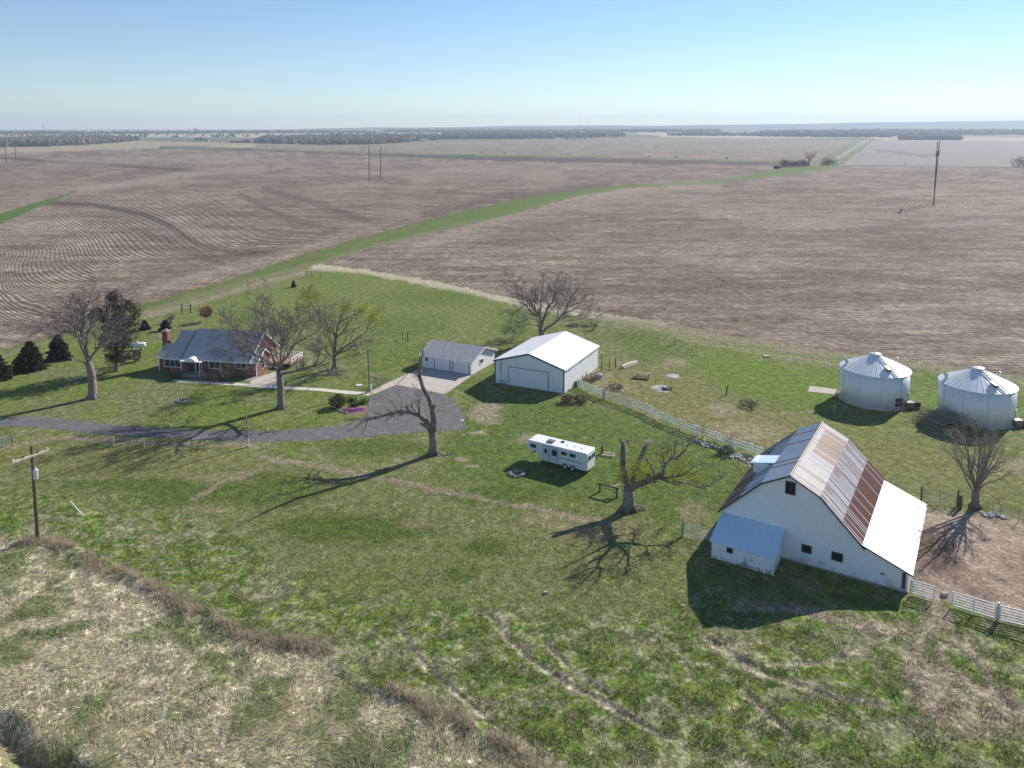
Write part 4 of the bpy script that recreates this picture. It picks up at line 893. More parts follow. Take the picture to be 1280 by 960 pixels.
def tube_gate(name, label, a, b, h0, h1, n, m, uprights=3, r_=.03, post=None, posts=(0, 1)):
    A, B = P(*a), P(*b); r = thing(name, label, 'gate', A); B = B - A; A = Vector((0, 0, 0))
    f = MB()
    for i in range(n):
        z = h0 + (h1 - h0) * i / (n - 1); f.tube([A + Vector((0, 0, z)), B + Vector((0, 0, z))], r_ if i not in (0, n - 1) else r_ * 1.4, 6)
    for i in range(uprights):
        q = A + (B - A) * (i / (uprights - 1)); f.tube([q + Vector((0, 0, h0)), q + Vector((0, 0, h1))], r_ * 1.3, 6)
    f.build('gate_frame', M[m], r)
    if post:
        d = B.normalized() * .16
        for i in posts:
            q = (A - d) if i == 0 else (B + d); p = MB(); p.tube([q, q + Vector((0, 0, h1 + .25))], [.1, .085], 8); p.build('post', M[post], r)
    return r
tube_gate('farm_gate', 'grey wire filled gate within white fence beside shed', (756, 499.2), (785, 509), .25, 1.3, 6, 'galv', 5, .03, 'wood_grey', (0,))
tube_gate('farm_gate', 'white tube gate fixed against the corner of the barn lean-to', (1140, 743.5), (1167, 751.5), .2, 1.35, 6, 'white_paint', 2, .042)
tube_gate('farm_gate', 'white tube gate by the bare lot, standing alone beyond the open gap', (1190, 759), (1244, 775.5), .2, 1.4, 6, 'white_paint', 3, .042, 'galv', (1,))
tube_gate('farm_gate', 'white tube gate at the right edge of bare lot', (1249.5, 777), (1330, 797), .2, 1.4, 6, 'white_paint', 3, .042)
tube_gate('farm_gate', 'dark tube gate between timber posts behind the barn lean-to', (1153, 628.5), (1195, 632.5), .25, 1.6, 6, 'galv_dark', 3, .022, 'wood_dark')
tube_gate('farm_gate', 'thin tube gate joining wooden post to left side of barn', (855, 671), (897, 679), .25, 1.35, 6, 'galv', 2, .022, 'wood_grey', (0,))
tube_gate('farm_gate', 'silver tube gate by the driveway at the left edge of photo', (-30, 566), (14.5, 556.5), .25, 1.3, 6, 'galv', 3, .035, 'wood_grey', (1,))
def wire_fence(label, pts, h, post_m='galv_dark', wires=5, name='wire_fence', r_=.035):
    o = P(*pts[0]); r = thing(name, label, 'fence', o); g = [P(*p) - o for p in pts]
    for q in g:
        m = MB(); m.tube([q, q + Vector((0, 0, h))], r_, 6); m.build('post', M[post_m], r)
    w = MB()
    for a, b in zip(g[:-1], g[1:]):
        for i in range(wires): w.tube([a + Vector((0, 0, h * (i + 1) / (wires + .4))), b + Vector((0, 0, h * (i + 1) / (wires + .4)))], .009, 3)
    w.build('wire', M['galv_dark'], r)
wire_fence('dark wire fence along the bare dirt lot right of tree', [(1223.5, 638), (1240.6, 641), (1250, 645), (1273, 652), (1300, 660), (1335, 670)], 1.35)
wire_fence('fine wire fence across the bright pasture west of grain bins', [(907.8, 492.5), (932, 498.5), (966, 504.5), (1001, 510), (1040, 520), (1114, 526)], 1.3, wires=3, r_=.025)
wire_fence('low wire fence crossing the grass behind the metal shed', [(735, 412), (758, 414), (780, 419), (801, 424), (822, 430), (843.3, 432)], 1.2, wires=3, r_=.03)
wire_fence('wire fence along the crest of the dead grass bank', [(62, 674), (110, 697), (160, 719), (200, 739), (250, 766), (294, 790), (350, 803), (395, 812)], 1.15, wires=2, r_=.02)
def post(name, label, px, h, r_, m, lean=(0, 0), cat='post', group=None, top=None):
    o = P(*px); r = thing(name, label, cat, o, 0, group)
    p = MB(); p.tube([(0, 0, 0), (lean[0], lean[1], h)], [r_, r_ * .85], 8); p.build('shaft', M[m], r)
    if top:
        t = MB(); t.tube([(lean[0], lean[1], h + .002), (lean[0], lean[1], h + .06)], r_ * 1.05, 8); t.build('cap', M[top], r)
    return r
post('fence_post', 'pale square post by driveway, left of two', (142, 557), 1.25, .12, 'wood_pale')
post('fence_post', 'pale square post by driveway, right of two', (180, 559), 1.3, .12, 'wood_pale')
post('fence_post', 'dark wooden post leaning alone between tan pen and green grass', (907.5, 494), 1.5, .1, 'wood_dark', (.25, .1))
post('fence_post', 'dark wooden post at end of wire fence behind the shed', (843.5, 431), 1.55, .1, 'wood_dark')
post('fence_post', 'short pale topped post in the shade of the nearer grain bin', (1043.5, 518), 1.25, .11, 'wood_grey', top='white_paint')
post('fence_post', 'thick old timber post between dark gate and bare tree', (1200, 635.5), 1.5, .2, 'wood_dark')
post('fence_post', 'tall brown corner post at the rear corner of shed', (752, 463.5), 3.0, .14, 'wood_grey')
for i, (p, h, l) in enumerate((((503, 424.5), 1.6, 'slim dark post standing in grass left of garage'), ((510, 427), 1.9, 'stout dark post standing in grass nearest the garage'), ((762, 459.5), 1.6, 'short dark post of pen behind the shed, left of pair'), ((769.5, 460), 2.0, 'dark wooden post of pen behind the shed, right of pair'))):
    post('fence_post', l, p, h, .07 if i in (0, 2) else .11, 'wood_dark')
for p, l in (((251, 384.5), 'pale stake near the red leaved tree'), ((298, 370.5), 'pale stake on lawn edge below the field path, middle of three'), ((324, 364.5), 'pale stake farthest along lawn edge toward the field corner')):
    post('marker_stake', l, p, 1.7, .045, 'stake', cat='stake')
def hframe(name, label, pxs, cat, lumber='wood_dark', h=1.7):
    A, B = P(*pxs[0]), P(*pxs[1]); r = thing(name, label, cat, A); B = B - A
    for q in (Vector((0, 0, 0)), B):
        m = MB(); m.tube([q, q + Vector((0, 0, h))], .11, 7); m.build('post', M[lumber], r)
    m = MB(); m.tube([Vector((0, 0, h * .85)), B + Vector((0, 0, h * .85))], .05, 6); m.tube([Vector((0, 0, h * .4)), B + Vector((0, 0, h * .4))], .04, 6); m.build('rail', M[lumber], r)
hframe('garden_trellis', 'dark post and rail frame left of the red leaved tree', ((227.5, 391), (238.5, 391)), 'trellis', 'black', 2.0)
hframe('fence_brace', 'dark braced corner posts where the field path turns', ((383, 346.5), (390, 346.5)), 'fence brace', 'wood_dark', 1.8)
post('fence_post', 'lone slim post right of braced corner posts by field', (401, 347.5), 1.6, .06, 'wood_dark')
# hitching rail and lumber by the broken tree
def hitch():
    A, B = P(748, 615), P(771, 622); r = thing('hitching_rail', 'low dark timber hitching rail beside the broken tree', 'hitching rail', A); B = B - A
    for q in (Vector((.15, 0, 0)), B):
        m = MB(); m.bar(q, q + Vector((0, 0, 1.0)), .16); m.build('post', M['wood_dark'], r)
    m = MB(); m.bar((-.1, .05, 1.05), B + Vector((.2, 0, 1.05)), .15); m.build('top_rail', M['wood_dark'], r)
    m = MB(); m.bar(B + Vector((-.9, .4, .95)), B + Vector((.7, .9, 1.15)), .13); m.bar(B + Vector((-.8, .2, .5)), B + Vector((.4, .3, .62)), .12); m.build('loose_beam', M['wood_pale'], r)
hitch()
def pallet(px, label, L, W, rz, m, name='lumber_frame', cat='lumber'):
    o = P(*px); r = thing(name, label, cat, o, rad(rz)); f = MB()
    for y in (0, W - .12): f.box(0, L, y, y + .12, .1, .24)
    f.build('rail', M[m], r); f = MB()
    for i in range(3): f.box(i * (L - .2) / 2, i * (L - .2) / 2 + .2, -.05, W + .05, 0, .098)
    f.build('bearer', M[m], r); return r
pallet((752, 570), 'pale lumber frame lying on grass right of horse trailer', 1.5, .8, -18, 'wood_pale')
post('stump', 'short dark stump beside the lumber frame near trailer', (752.5, 567), 1.0, .17, 'wood_dark', cat='stump')
def picnic():
    o = P(794, 472); r = thing('picnic_table', 'weathered grey picnic table in the tan pen beyond fence', 'picnic table', o, rad(-14))
    for i in range(3):
        m = MB(); m.box(0, 2.6, i * .32, i * .32 + .28, .7, .75); m.build('table_plank', M['wood_grey'], r)
    for y in (-.55, 1.2):
        m = MB(); m.box(0, 2.6, y, y + .3, .42, .47); m.build('bench', M['wood_grey'], r)
    for x in (.35, 2.15):
        m = MB(); m.bar((x, -.4, 0), (x, .3, .7), .09); m.bar((x, 1.35, 0), (x, .65, .7), .09); m.bar((x, -.5, .38), (x, 1.45, .38), .07); m.build('leg', M['wood_dark'], r)
picnic()
def log():
    o = P(777, 460.5); r = thing('log', 'pale split log lying in pen right of shed', 'log', o)
    m = MB(); e = P(795.5, 453.5) - o; m.tube([(0, 0, .28), e * .5 + Vector((0, 0, .3)), e + Vector((0, 0, .22))], [.32, .3, .22], 9); m.build('trunk', M['wood_pale'], r)
    m = MB(); m.bar((.4, -.35, .12), e + Vector((.2, -.5, .12)), .2); m.build('plank', M['wood_pale'], r)
log()
def plank():
    o = P(104, 645); r = thing('white_pipe', 'white pipe stuck slanting in grass right of pole', 'pipe', o)
    e = AT(88, 627, o.y + 1.2) - o; m = MB(); m.tube([(0, 0, .02), e], .06, 7); m.build('tube', M['white_paint'], r)
plank()

# ------------------------------------------------------------------ poles
def utility_pole():
    o = P(47.5, 674); o.z = hz1(o.x, o.y); r = thing('utility_pole', 'dark utility pole with crossarm and grey transformer beside dead grass', 'utility pole', (o.x, o.y, o.z - .1))
    Z = Vector((0, 0, o.z - .1)); top = AT(39, 556, o.y) - o
    m = MB(); m.tube([(0, 0, 0), top * .5, top], [.2, .17, .13], 10); m.build('shaft', M['pole_wood'], r)
    ax = top * .9; d = Vector((.5, .86, 0)).normalized(); a = ax - d * 1.75 + Vector((0, -.22, 0)); b = ax + d * 1.75 + Vector((0, -.22, 0))
    m = MB(); m.bar(a, b, .15, .2); ca = m.build('crossarm', M['wood_pale'], r)
    m = MB(); m.bar(ax + d * 1.0 + Vector((0, -.2, -.06)), top * .8 + Vector((0, -.18, 0)), .05); m.bar(ax - d * 1.0 + Vector((0, -.2, -.06)), top * .8 + Vector((0, -.18, 0)), .05); m.build('brace', M['wood_grey'], ca)
    for k in (-1.65, -.7, .7, 1.65):
        q = ax + d * k + Vector((0, -.22, .08)); m = MB(); m.tube([q, q + Vector((0, 0, .1)), q + Vector((0, 0, .2))], [.05, .09, .06], 8); m.build('insulator', M['black'] if abs(k) < 1 else M['white_paint'], ca)
    q = top * .71 + Vector((.34, -.18, 0)); m = MB(); m.tube([q + Vector((0, 0, -.5)), q + Vector((0, 0, .42)), q + Vector((0, 0, .5))], [.23, .23, .15], 14); t = m.build('transformer', M['galv'], r)
    m = MB(); m.tube([q + Vector((.05, 0, .5)), q + Vector((.05, 0, .75))], [.06, .04], 6); m.tube([q + Vector((-.45, -.05, .3)), q + Vector((-.45, -.05, .65))], [.05, .05], 6); m.build('bushing', M['white_paint'], t)
    m = MB(); m.tube([(-.25, -.05, 0), (-.25, -.05, .75)], .06, 6); m.build('guy_guard', M['white_paint'], r)
utility_pole()
def slim_pole(label, base, top, r0, r1, guard):
    o = P(*base); t = AT(*top, o.y) - o; r = thing('yard_pole', label, 'pole', o)
    m = MB(); m.tube([(0, 0, 0), t], [r0, r1], 9); m.build('shaft', M['wood_grey'], r)
    m = MB(); m.tube([(guard, -.12, 0), (guard, -.12, 1.0)], .07, 7)
    if guard > .2: m.box(guard - .18, guard + .12, -.3, -.13, .6, 1.15)
    m.build('guard', M['white_paint'], r)
    m = MB(); m.tube([t, t + Vector((0, 0, .12))], [r1 * 1.1, r1 * .6], 8); m.build('cap', M['galv_dark'], r)
slim_pole('slim grey pole with white foot beside the driveway front', (311, 558), (305.5, 498), .1, .075, .04)
slim_pole('grey wooden pole with white meter box by garden path', (462, 489.6), (460, 437), .16, .13, .28)
def hpole(label, bases, tops, arm, low=None, w=.35, x=True):
    A = P(*bases[0]); r = thing('transmission_tower', label, 'power line tower', A)
    q0, q1 = Vector((0, 0, 0)), P(*bases[1]) - A
    t0, t1 = AT(*tops[0], A.y) - A, AT(*tops[1], A.y + q1.y) - A
    for a, b in ((q0, t0), (q1, t1)):
        m = MB(); m.tube([a, b], [w, w * .7], 8); m.build('leg', M['pole_wood'], r)
    d = (q1 - q0).normalized(); L = (q1 - q0).length
    a0, a1 = q0.lerp(t0, arm), q1.lerp(t1, arm)
    m = MB(); m.bar(a0 - d * L * .55, a1 + d * L * .55, .5, .6); c = m.build('crossarm', M['wood_grey'], r)
    if x:
        for s, e in ((a0 * .9, q1.lerp(t1, .55)), (a1 * .9 + Vector((0, 0, 0)), q0.lerp(t0, .55))):
            m = MB(); m.bar(s, e, .28); m.build('brace', M['wood_grey'], r)
    for k in (-.5, .5, 1.5):
        q = a0.lerp(a1, k); m = MB(); m.tube([q + Vector((0, 0, -.3)), q + Vector((0, 0, -3.4))], .16, 6); m.build('insulator', M['galv_dark'], c)
hpole('two legged wooden power tower with cross bracing left of photo centre', ((461.5, 226.5), (475.5, 224.6)), ((461, 182.5), (476, 182)), .95)
hpole('faint two legged power tower at the left edge of the fields', ((8, 203), (19.8, 199.5)), ((5.5, 168), (18.5, 168.5)), .93, w=.45)
hpole('tall twin leg power tower seen edge on in the right field', ((1167, 257), (1166.8, 254.5)), ((1172, 177), (1174.6, 176.2)), .86, w=.3, x=False)
post('utility_pole', 'tiny grey pole at the edge of the pale field', (1132, 206.5), 6, .25, 'wood_grey', cat='pole')

# ------------------------------------------------------------------ small things in the yard
def ring(px, label, R, n, ry=1, seed=1, name='fire_ring'):
    o = P(*px); r = thing(name, label, 'fire pit', o); rg = random.Random(seed)
    m = MB(); m.tube([(0, 0, -.05), (0, 0, .06)], R * .8, 14); m.build('ash_bed', M['ash'], r)
    for i in range(n):
        a = 2 * math.pi * i / n + rg.uniform(-.1, .1); m = MB(); m.lump((math.cos(a) * R, math.sin(a) * R * ry, .14), rg.uniform(.2, .3), rg, 1, .25, (1, .8, .75)); m.build('stone', M['stone'] if i % 3 else M['white_stone'], r)
    m = MB()
    for i in range(5):
        a = rg.uniform(0, 6.28); m.tube([(math.cos(a) * R * .6, math.sin(a) * R * .6, .1), (-math.cos(a) * R * .4, -math.sin(a) * R * .4, .35)], .07, 6)
    m.build('charred_wood', M['wood_dark'], r)
ring((229, 501.5), 'ring of stones on lawn in front of brick house', .95, 11, .9, 3)
ring((646, 593), 'ring of pale and brown stones left of horse trailer', .85, 10, .9, 5)
def ashpile():
    o = P(829, 486.5); r = thing('burn_pile', 'grey ash burn pile with charred sticks in tan pen', 'burn pile', o); rg = random.Random(8)
    m = MB(); m.lump((-.4, .3, -.1), 1.5, rg, 2, .12, (1.1, 1.4, .18)); m.build('ash_heap', M['ash'], r)
    m = MB()
    for i in range(26):
        a = rg.uniform(0, 3.14); x, y = rg.uniform(-.1, 1.1), rg.uniform(-.8, .3); c, s = math.cos(a) * .5, math.sin(a) * .5; m.tube([(x - c, y - s, .1), (x + c, y + s, rg.uniform(.1, .5))], .05, 5)
    m.build('stick', M['wood_dark'], r)
    o = P(841, 470); r = thing('ash_patch', 'flat patch of grey ash behind the burn pile', 'ash patch', o); m = MB(); m.lump((0, 0, -.02), 1.0, rg, 2, .2, (1.0, 1.2, .1)); m.build('ash_heap', M['ash'], r)
ashpile()
def tank():
    o = P(172, 437); r = thing('propane_tank', 'white propane tank on lawn between pine and brick house', 'propane tank', o, rad(12))
    m = MB(); m.tube([(-1.5, 0, .85), (-1.42, 0, .85), (-1.2, 0, .85), (1.2, 0, .85), (1.42, 0, .85), (1.5, 0, .85)], [.05, .35, .5, .5, .35, .05], 16); m.build('tank', M['white_paint'], r, True)
    m = MB(); m.tube([(0, 0, 1.34), (0, 0, 1.52)], .22, 10); m.build('dome', M['white_paint'], r)
    for x in (-.9, .9):
        m = MB(); m.box(x - .1, x + .1, -.4, .4, 0, .42); m.build('support', M['stone'], r)
tank()
def wheel():
    o = P(630, 479.2); r = thing('wagon_wheel', 'dark wagon wheel leaning on the shed front beside overhead door', 'wagon wheel', o, rad(-26.23))
    m = MB(); R = .62; n = 18
    pts = [(R * math.cos(2 * math.pi * i / n), .18 - .25 * (R * math.sin(2 * math.pi * i / n) + R) * -.0, R * math.sin(2 * math.pi * i / n) + R) for i in range(n + 1)]
    pts = [(x, -.35 + z * .22, z) for x, _, z in pts]; m.tube(pts, .06, 6, False); m.build('rim', M['wood_dark'], r)
    m = MB()
    for i in range(8):
        a = math.pi * i / 4; z = R + R * math.sin(a); m.bar((0, -.35 + R * .22, R), (R * math.cos(a), -.35 + z * .22, z), .05)
    m.build('spoke', M['wood_grey'], r)
wheel()
def rubble():
    rg = random.Random(6); m = MB()
    a, b = P(866, 550), P(948, 582); d = (b - a); nrm = Vector((d.y, -d.x, 0)).normalized()
    for i in range(120):
        t = rg.random(); q = a + d * t + nrm * rg.gauss(.0, .45) * (.5 + t); s = rg.uniform(.12, .32); m.lump((q.x, q.y, s * .3), s, rg, 1, .3, (1, 1, .6))
    tag(m.build('stone_rubble', M['white_stone']), 'line of broken pale stones along foot of white fence', 'rubble', kind='stuff')
    m = MB(); a = P(1220, 641)
    for i in range(40):
        q = a + Vector((rg.uniform(.3, 2.6), rg.uniform(-.9, .2), 0)); q.y -= (q.x - a.x) * .25; s = rg.uniform(.1, .28); m.lump((q.x, q.y, s * .3), s, rg, 1, .3, (1, 1, .6))
    tag(m.build('stone_rubble', M['white_stone']), 'small heap of pale stones at foot of bare tree by dirt lot', 'rubble', kind='stuff')
rubble()
def tractor_tyres():
    for px, h, l in (((734, 474), .5, 'rounded boulder with pale top beside long wall of shed'), ):
        o = P(748, 473); rg = random.Random(3); r = thing('boulder', l, 'boulder', o); m = MB(); m.lump((0, 0, .35), .6, rg, 2, .12, (1.2, .9, .9)); m.build('rock', M['white_stone'], r)
tractor_tyres()
def small_block(px, label, s, m, name, cat):
    o = P(*px); r = thing(name, label, cat, o, rad(10)); b = MB(); b.prism_x([(-s[1] / 2, 0), (s[1] / 2, 0), (s[1] / 2 * .9, s[2]), (-s[1] / 2 * .9, s[2])], -s[0] / 2, s[0] / 2); b.build('block', M[m], r)
small_block((449, 482), 'white stepping slab on lawn left of the wooden pole', (.95, .7, .12), 'white_paint', 'paving_slab', 'paving slab')
small_block((578, 525.5), 'white paper scrap lying near the driveway edge', (.5, .35, .04), 'white_paint', 'litter', 'litter')
small_block((1180.5, 744.5), 'pale stone lying in the open gap between white gates', (.45, .4, .3), 'white_stone', 'boulder', 'stone')
small_block((682, 742), 'small white stone in the middle of front pasture', (.3, .25, .2), 'white_stone', 'boulder', 'stone')
small_block((958, 446), 'pale yellow tarp scrap by the field margin track', (1.1, .6, .25), 'yellow', 'tarp', 'tarp')
def sign_():
    o = P(383, 519); r = thing('solar_light', 'tiny yellow tipped garden marker left of flower bed', 'garden marker', o); m = MB(); m.tube([(0, 0, 0), (.02, 0, 1.0)], .025, 6); m.build('stem', M['white_paint'], r); m = MB(); m.box(.28, .55, -.05, .05, 1.15, 1.4); m.bar((.02, 0, 1.0), (.4, 0, 1.3), .05); m.build('head', M['yellow'], r)
sign_()

# ------------------------------------------------------------------ trees and shrubs
class Tree:
    def __init__(s, seed): s.w = MB(); s.t = MB(); s.rg = random.Random(seed); s.tips = []
    def rv(s): return Vector((s.rg.gauss(0, 1), s.rg.gauss(0, 1), s.rg.gauss(0, 1)))
    def grow(s, p, d, L, r, lvl, up=.06, wig=.22, nc=4):
        n = 4 if L > 1.2 else 3; pts = [p]; dd = d.normalized()
        for i in range(n):
            dd = (dd + s.rv() * wig * .6 + Vector((0, 0, up))).normalized(); p = p + dd * (L / n); pts.append(p)
        rs = [max(r * (1 - .7 * i / n), .010) for i in range(n + 1)]
        (s.w if r > .05 else s.t).tube(pts, rs, 5 if r > .05 else 3, False)
        s.tips.append(pts[-1])
        if lvl <= 0: return
        for k in range(nc):
            f = s.rg.uniform(.3, 1); i = min(int(f * n), n - 1); q = pts[i].lerp(pts[i + 1], f * n - i)
            ax = (pts[i + 1] - pts[i]).normalized(); side = s.rv(); side = (side - ax * side.dot(ax)).normalized()
            a = s.rg.uniform(.45, .95); c = ax * math.cos(a) + side * math.sin(a)
            s.grow(q, c, L * s.rg.uniform(.42, .7), max(rs[i] * .55, .014), lvl - 1, up, wig, nc)
    def limb(s, pts, r0, r1, sub=2, every=.8, sl=.36, start=.25, nc=4, up=.06):
        n = len(pts)
        rs = [r0 + (r1 - r0) * (i / (n - 1)) ** .8 for i in range(n)]
        s.w.tube(pts, rs, 8 if r0 > .12 else 6, True)
        tot = sum((pts[i + 1] - pts[i]).length for i in range(n - 1)); d = 0
        for i in range(n - 1):
            sg = (pts[i + 1] - pts[i]); L = sg.length; m = max(1, int(L / every))
            for k in range(m):
                f = (k + s.rg.random()) / m; t = (d + f * L) / tot
                if t < start: continue
                ax = sg.normalized(); side = s.rv(); side = (side - ax * side.dot(ax)).normalized(); a = s.rg.uniform(.5, 1.05)
                s.grow(pts[i].lerp(pts[i + 1], f), ax * math.cos(a) + side * math.sin(a), max(.8, tot * sl * s.rg.uniform(.5, 1.1) * (1.15 - .6 * t)), max((rs[i] * .6), .016) if t < .9 else .03, sub, up, nc=nc)
            d += L
        s.grow(pts[-1], pts[-1] - pts[-2], tot * .22, r1 * .9, sub, up, nc=nc)
def tree_px(name, label, base, trunk, limbs, tr, bark='bark', twig='twig', sub=2, seed=1, every=.8, sl=.36, depth=.28, leaves=None, extra=True, nc=4, broken=(), up=.06, group=None):
    o = P(*base); o.z = hz1(o.x, o.y); root = thing(name, label, 'tree', o, 0, group); T = Tree(seed); Yb = o.y; sc = Yb / F
    def at(p, dy=0): return AT(p[0], p[1], Yb + dy) - o
    tp = [Vector((0, 0, -.15))] + [at(p) for p in trunk]; n = len(tp)
    T.w.tube(tp, [tr[0] * 1.45] + [tr[0] + (tr[1] - tr[0]) * i / (n - 2) if n > 2 else tr[1] for i in range(n - 1)], 12)
    for k in range(6):
        a = k * 1.05 + .3; T.w.tube([(math.cos(a) * tr[0] * .6, math.sin(a) * tr[0] * .6, .75 * tr[0] + .2), (math.cos(a) * tr[0] * 1.6, math.sin(a) * tr[0] * 1.6, -.1)], [tr[0] * .45, tr[0] * .2], 6)
    for li, L in enumerate(limbs):
        pts, r0, r1 = L[0], L[1], L[2]; opt = L[3] if len(L) > 3 else {}
        sgn = opt.get('dy', T.rg.choice((-1, 1)) * depth)
        base_dy = opt.get('dy0', 0)
        q = []; acc = 0; prev = None
        for i, p in enumerate(pts):
            a = at(p)
            if prev is not None: acc += (a - prev).length
            prev = a; q.append(at(p, base_dy + acc * sgn))
        if opt.get('stub'): T.w.tube(q, [r0 + (r1 - r0) * i / (len(q) - 1) for i in range(len(q))], 9)
        else: T.limb(q, r0, r1, opt.get('sub', sub), opt.get('every', every), opt.get('sl', sl), opt.get('start', .25), nc, opt.get('up', up))
        if extra and opt.get('twin', True) and not opt.get('stub'):
            # a limb like it towards and away from the viewer, so the crown is round from every side
            c = q[0]; ang = T.rg.uniform(1.0, 2.1) * T.rg.choice((-1, 1)); ca, sa = math.cos(ang), math.sin(ang); k = T.rg.uniform(.55, .8)
            q2 = [Vector((c.x + ((p - c).x * ca - (p - c).y * sa) * k, c.y + ((p - c).x * sa + (p - c).y * ca) * k, c.z + (p - c).z * T.rg.uniform(.72, .85))) for p in q]
            T.limb(q2, r0 * .75, r1 * .7, max(sub - 1, 1), every * 1.3, sl, .3, nc, up)
    T.w.build('trunk', M[bark], root, True); T.t.build('crown', M[twig], root)
    if leaves:
        rng = np.random.default_rng(seed); C = []
        for (cx, cy, rx, ry, num, dyr) in leaves:
            for _ in range(int(num * .3)):
                a = rng.uniform(0, 6.283); rr = abs(rng.normal()) * .62 * (.75 + .35 * math.sin(a * 3 + cx)); C.append(tuple(at((cx + rx * rr * math.cos(a), cy + ry * rr * math.sin(a)), rng.normal() * dyr)))
        tp_ = np.array([t[:] for t in T.tips]); tpx, tpy = projn(tp_[:, 0] + o.x, tp_[:, 1] + o.y, tp_[:, 2] + o.z); hit = np.zeros(len(tp_), bool)
        for (cx, cy, rx, ry, num, dyr) in leaves: hit |= np.hypot((tpx - cx) / rx, (tpy - cy) / ry) < 1.15
        tp_ = tp_[hit]; tp_ = tp_[rng.permutation(len(tp_))[:900]]
        for t in tp_:
            for _ in range(5): C.append(tuple(t + rng.normal(size=3) * .34))
        C = np.array(C); col = np.array((.34, .36, .04)) * rng.uniform(.6, 1.25, (len(C), 1)) * np.array([1, 1, 1]); col[:, 0] *= rng.uniform(.8, 1.1, len(C))
        V, Fa, cc = leaf_mesh(C, .062, col, rng); np_mesh('foliage', V, Fa, M['leaf'], {'gc': cc}, root)
    return root

tree_px('bare_tree', 'tall bare tree with stout trunk on left lawn before the dark pine', (116, 497.5), [(116, 494), (114.8, 470), (110.5, 452)], [
    ([(110.5, 452), (107, 435), (102.5, 419), (103.5, 407), (107, 390), (112, 375), (117, 363)], .32, .05), ([(102.5, 419), (101, 411.5), (91.5, 404), (77.5, 397.5), (62, 396)], .16, .04), ([(107, 435), (97, 418), (85, 413), (68, 412), (46, 413)], .14, .03),
    ([(103, 412), (99, 400.6), (95, 391), (91.5, 385), (82, 379)], .13, .03), ([(95, 391), (94.5, 380), (93, 371)], .07, .03), ([(111, 456), (113.4, 447.5), (123, 433.4), (129, 418), (134, 404), (140, 391)], .28, .05), ([(116, 443), (127.5, 429), (141, 418), (151, 407)], .16, .04), ([(104, 420), (112, 411), (117, 398), (121, 385)], .12, .03),
    ([(110, 456), (103, 452), (97, 451)], .09, .03, dict(sub=1))], (.62, .5), seed=11, sub=2, nc=6, every=.4, sl=.4)
tree_px('bare_tree', 'large bare tree in front of brick house near footpath', (351.6, 510), [(351.6, 508), (350.5, 485), (349.5, 464)], [
    ([(349, 465), (347, 460), (342, 449.7), (337, 432.5), (332.7, 420.5), (330, 401.6), (327.6, 386), (326.5, 374)], .26, .05), ([(349, 465), (344, 456.6), (321.6, 444.5), (302.7, 430.8), (287, 418.8), (284, 406)], .2, .04), ([(346, 459), (333, 455), (318, 449.7), (295.8, 442.8), (280, 438)], .14, .03),
    ([(337, 436), (330, 432.5), (307.8, 424), (296, 415), (286, 402)], .12, .03), ([(350.5, 464), (351, 456.6), (351, 443), (354, 425.6), (345.6, 405), (341, 390)], .2, .04), ([(354, 425.6), (361, 417), (366, 400), (371, 389)], .1, .03),
    ([(351, 463), (352.5, 453), (361, 443), (368, 430.8), (381.7, 422), (397, 415), (403, 404)], .22, .04), ([(372, 427), (378, 425.6), (388.6, 437.7), (396, 439)], .1, .05, dict(sl=.2)), ([(369, 429), (373, 422), (380, 406.7), (387, 397)], .11, .03),
    ([(351, 467), (357, 466.5), (373, 463.4), (390, 457.5), (404, 455), (414, 466)], .27, .07, dict(twin=False, sl=.22)), ([(392, 457), (397, 451.4), (400.6, 436), (405.8, 425.6)], .12, .03)], (.56, .48), seed=23, sub=2, nc=6, every=.4, sl=.4)
tree_px('budding_tree', 'leaning tree with yellow green buds behind the garden path', (419, 461), [(419, 459), (418, 452), (418.5, 445)], [
    ([(418, 445), (416, 436), (419.5, 419), (414, 408), (397, 391), (387, 379)], .2, .04), ([(419, 440), (421, 415), (424.7, 400), (426.4, 388)], .18, .04), ([(423, 404), (436.7, 396), (448, 390)], .09, .03), ([(419, 445), (431.6, 433), (443.6, 425.6), (457, 415), (464, 403), (469, 398)], .2, .04),
    ([(420, 444), (438, 434), (455.6, 430)], .14, .04), ([(418, 447), (408, 440), (402, 428)], .12, .03), ([(419, 450), (430, 447), (444, 444)], .1, .03)], (.42, .36), seed=31, sub=2, nc=6, every=.5, sl=.42,
    leaves=[(391, 370, 21, 11, 4200, 1.6), (385, 382, 13, 9, 1500, 1.6), (426, 383, 9, 6, 900, 1.2), (468, 392, 17, 9, 2400, 1.6), (456, 384, 9, 6, 900, 1.2), (478, 402, 8, 8, 700, 1.2)])
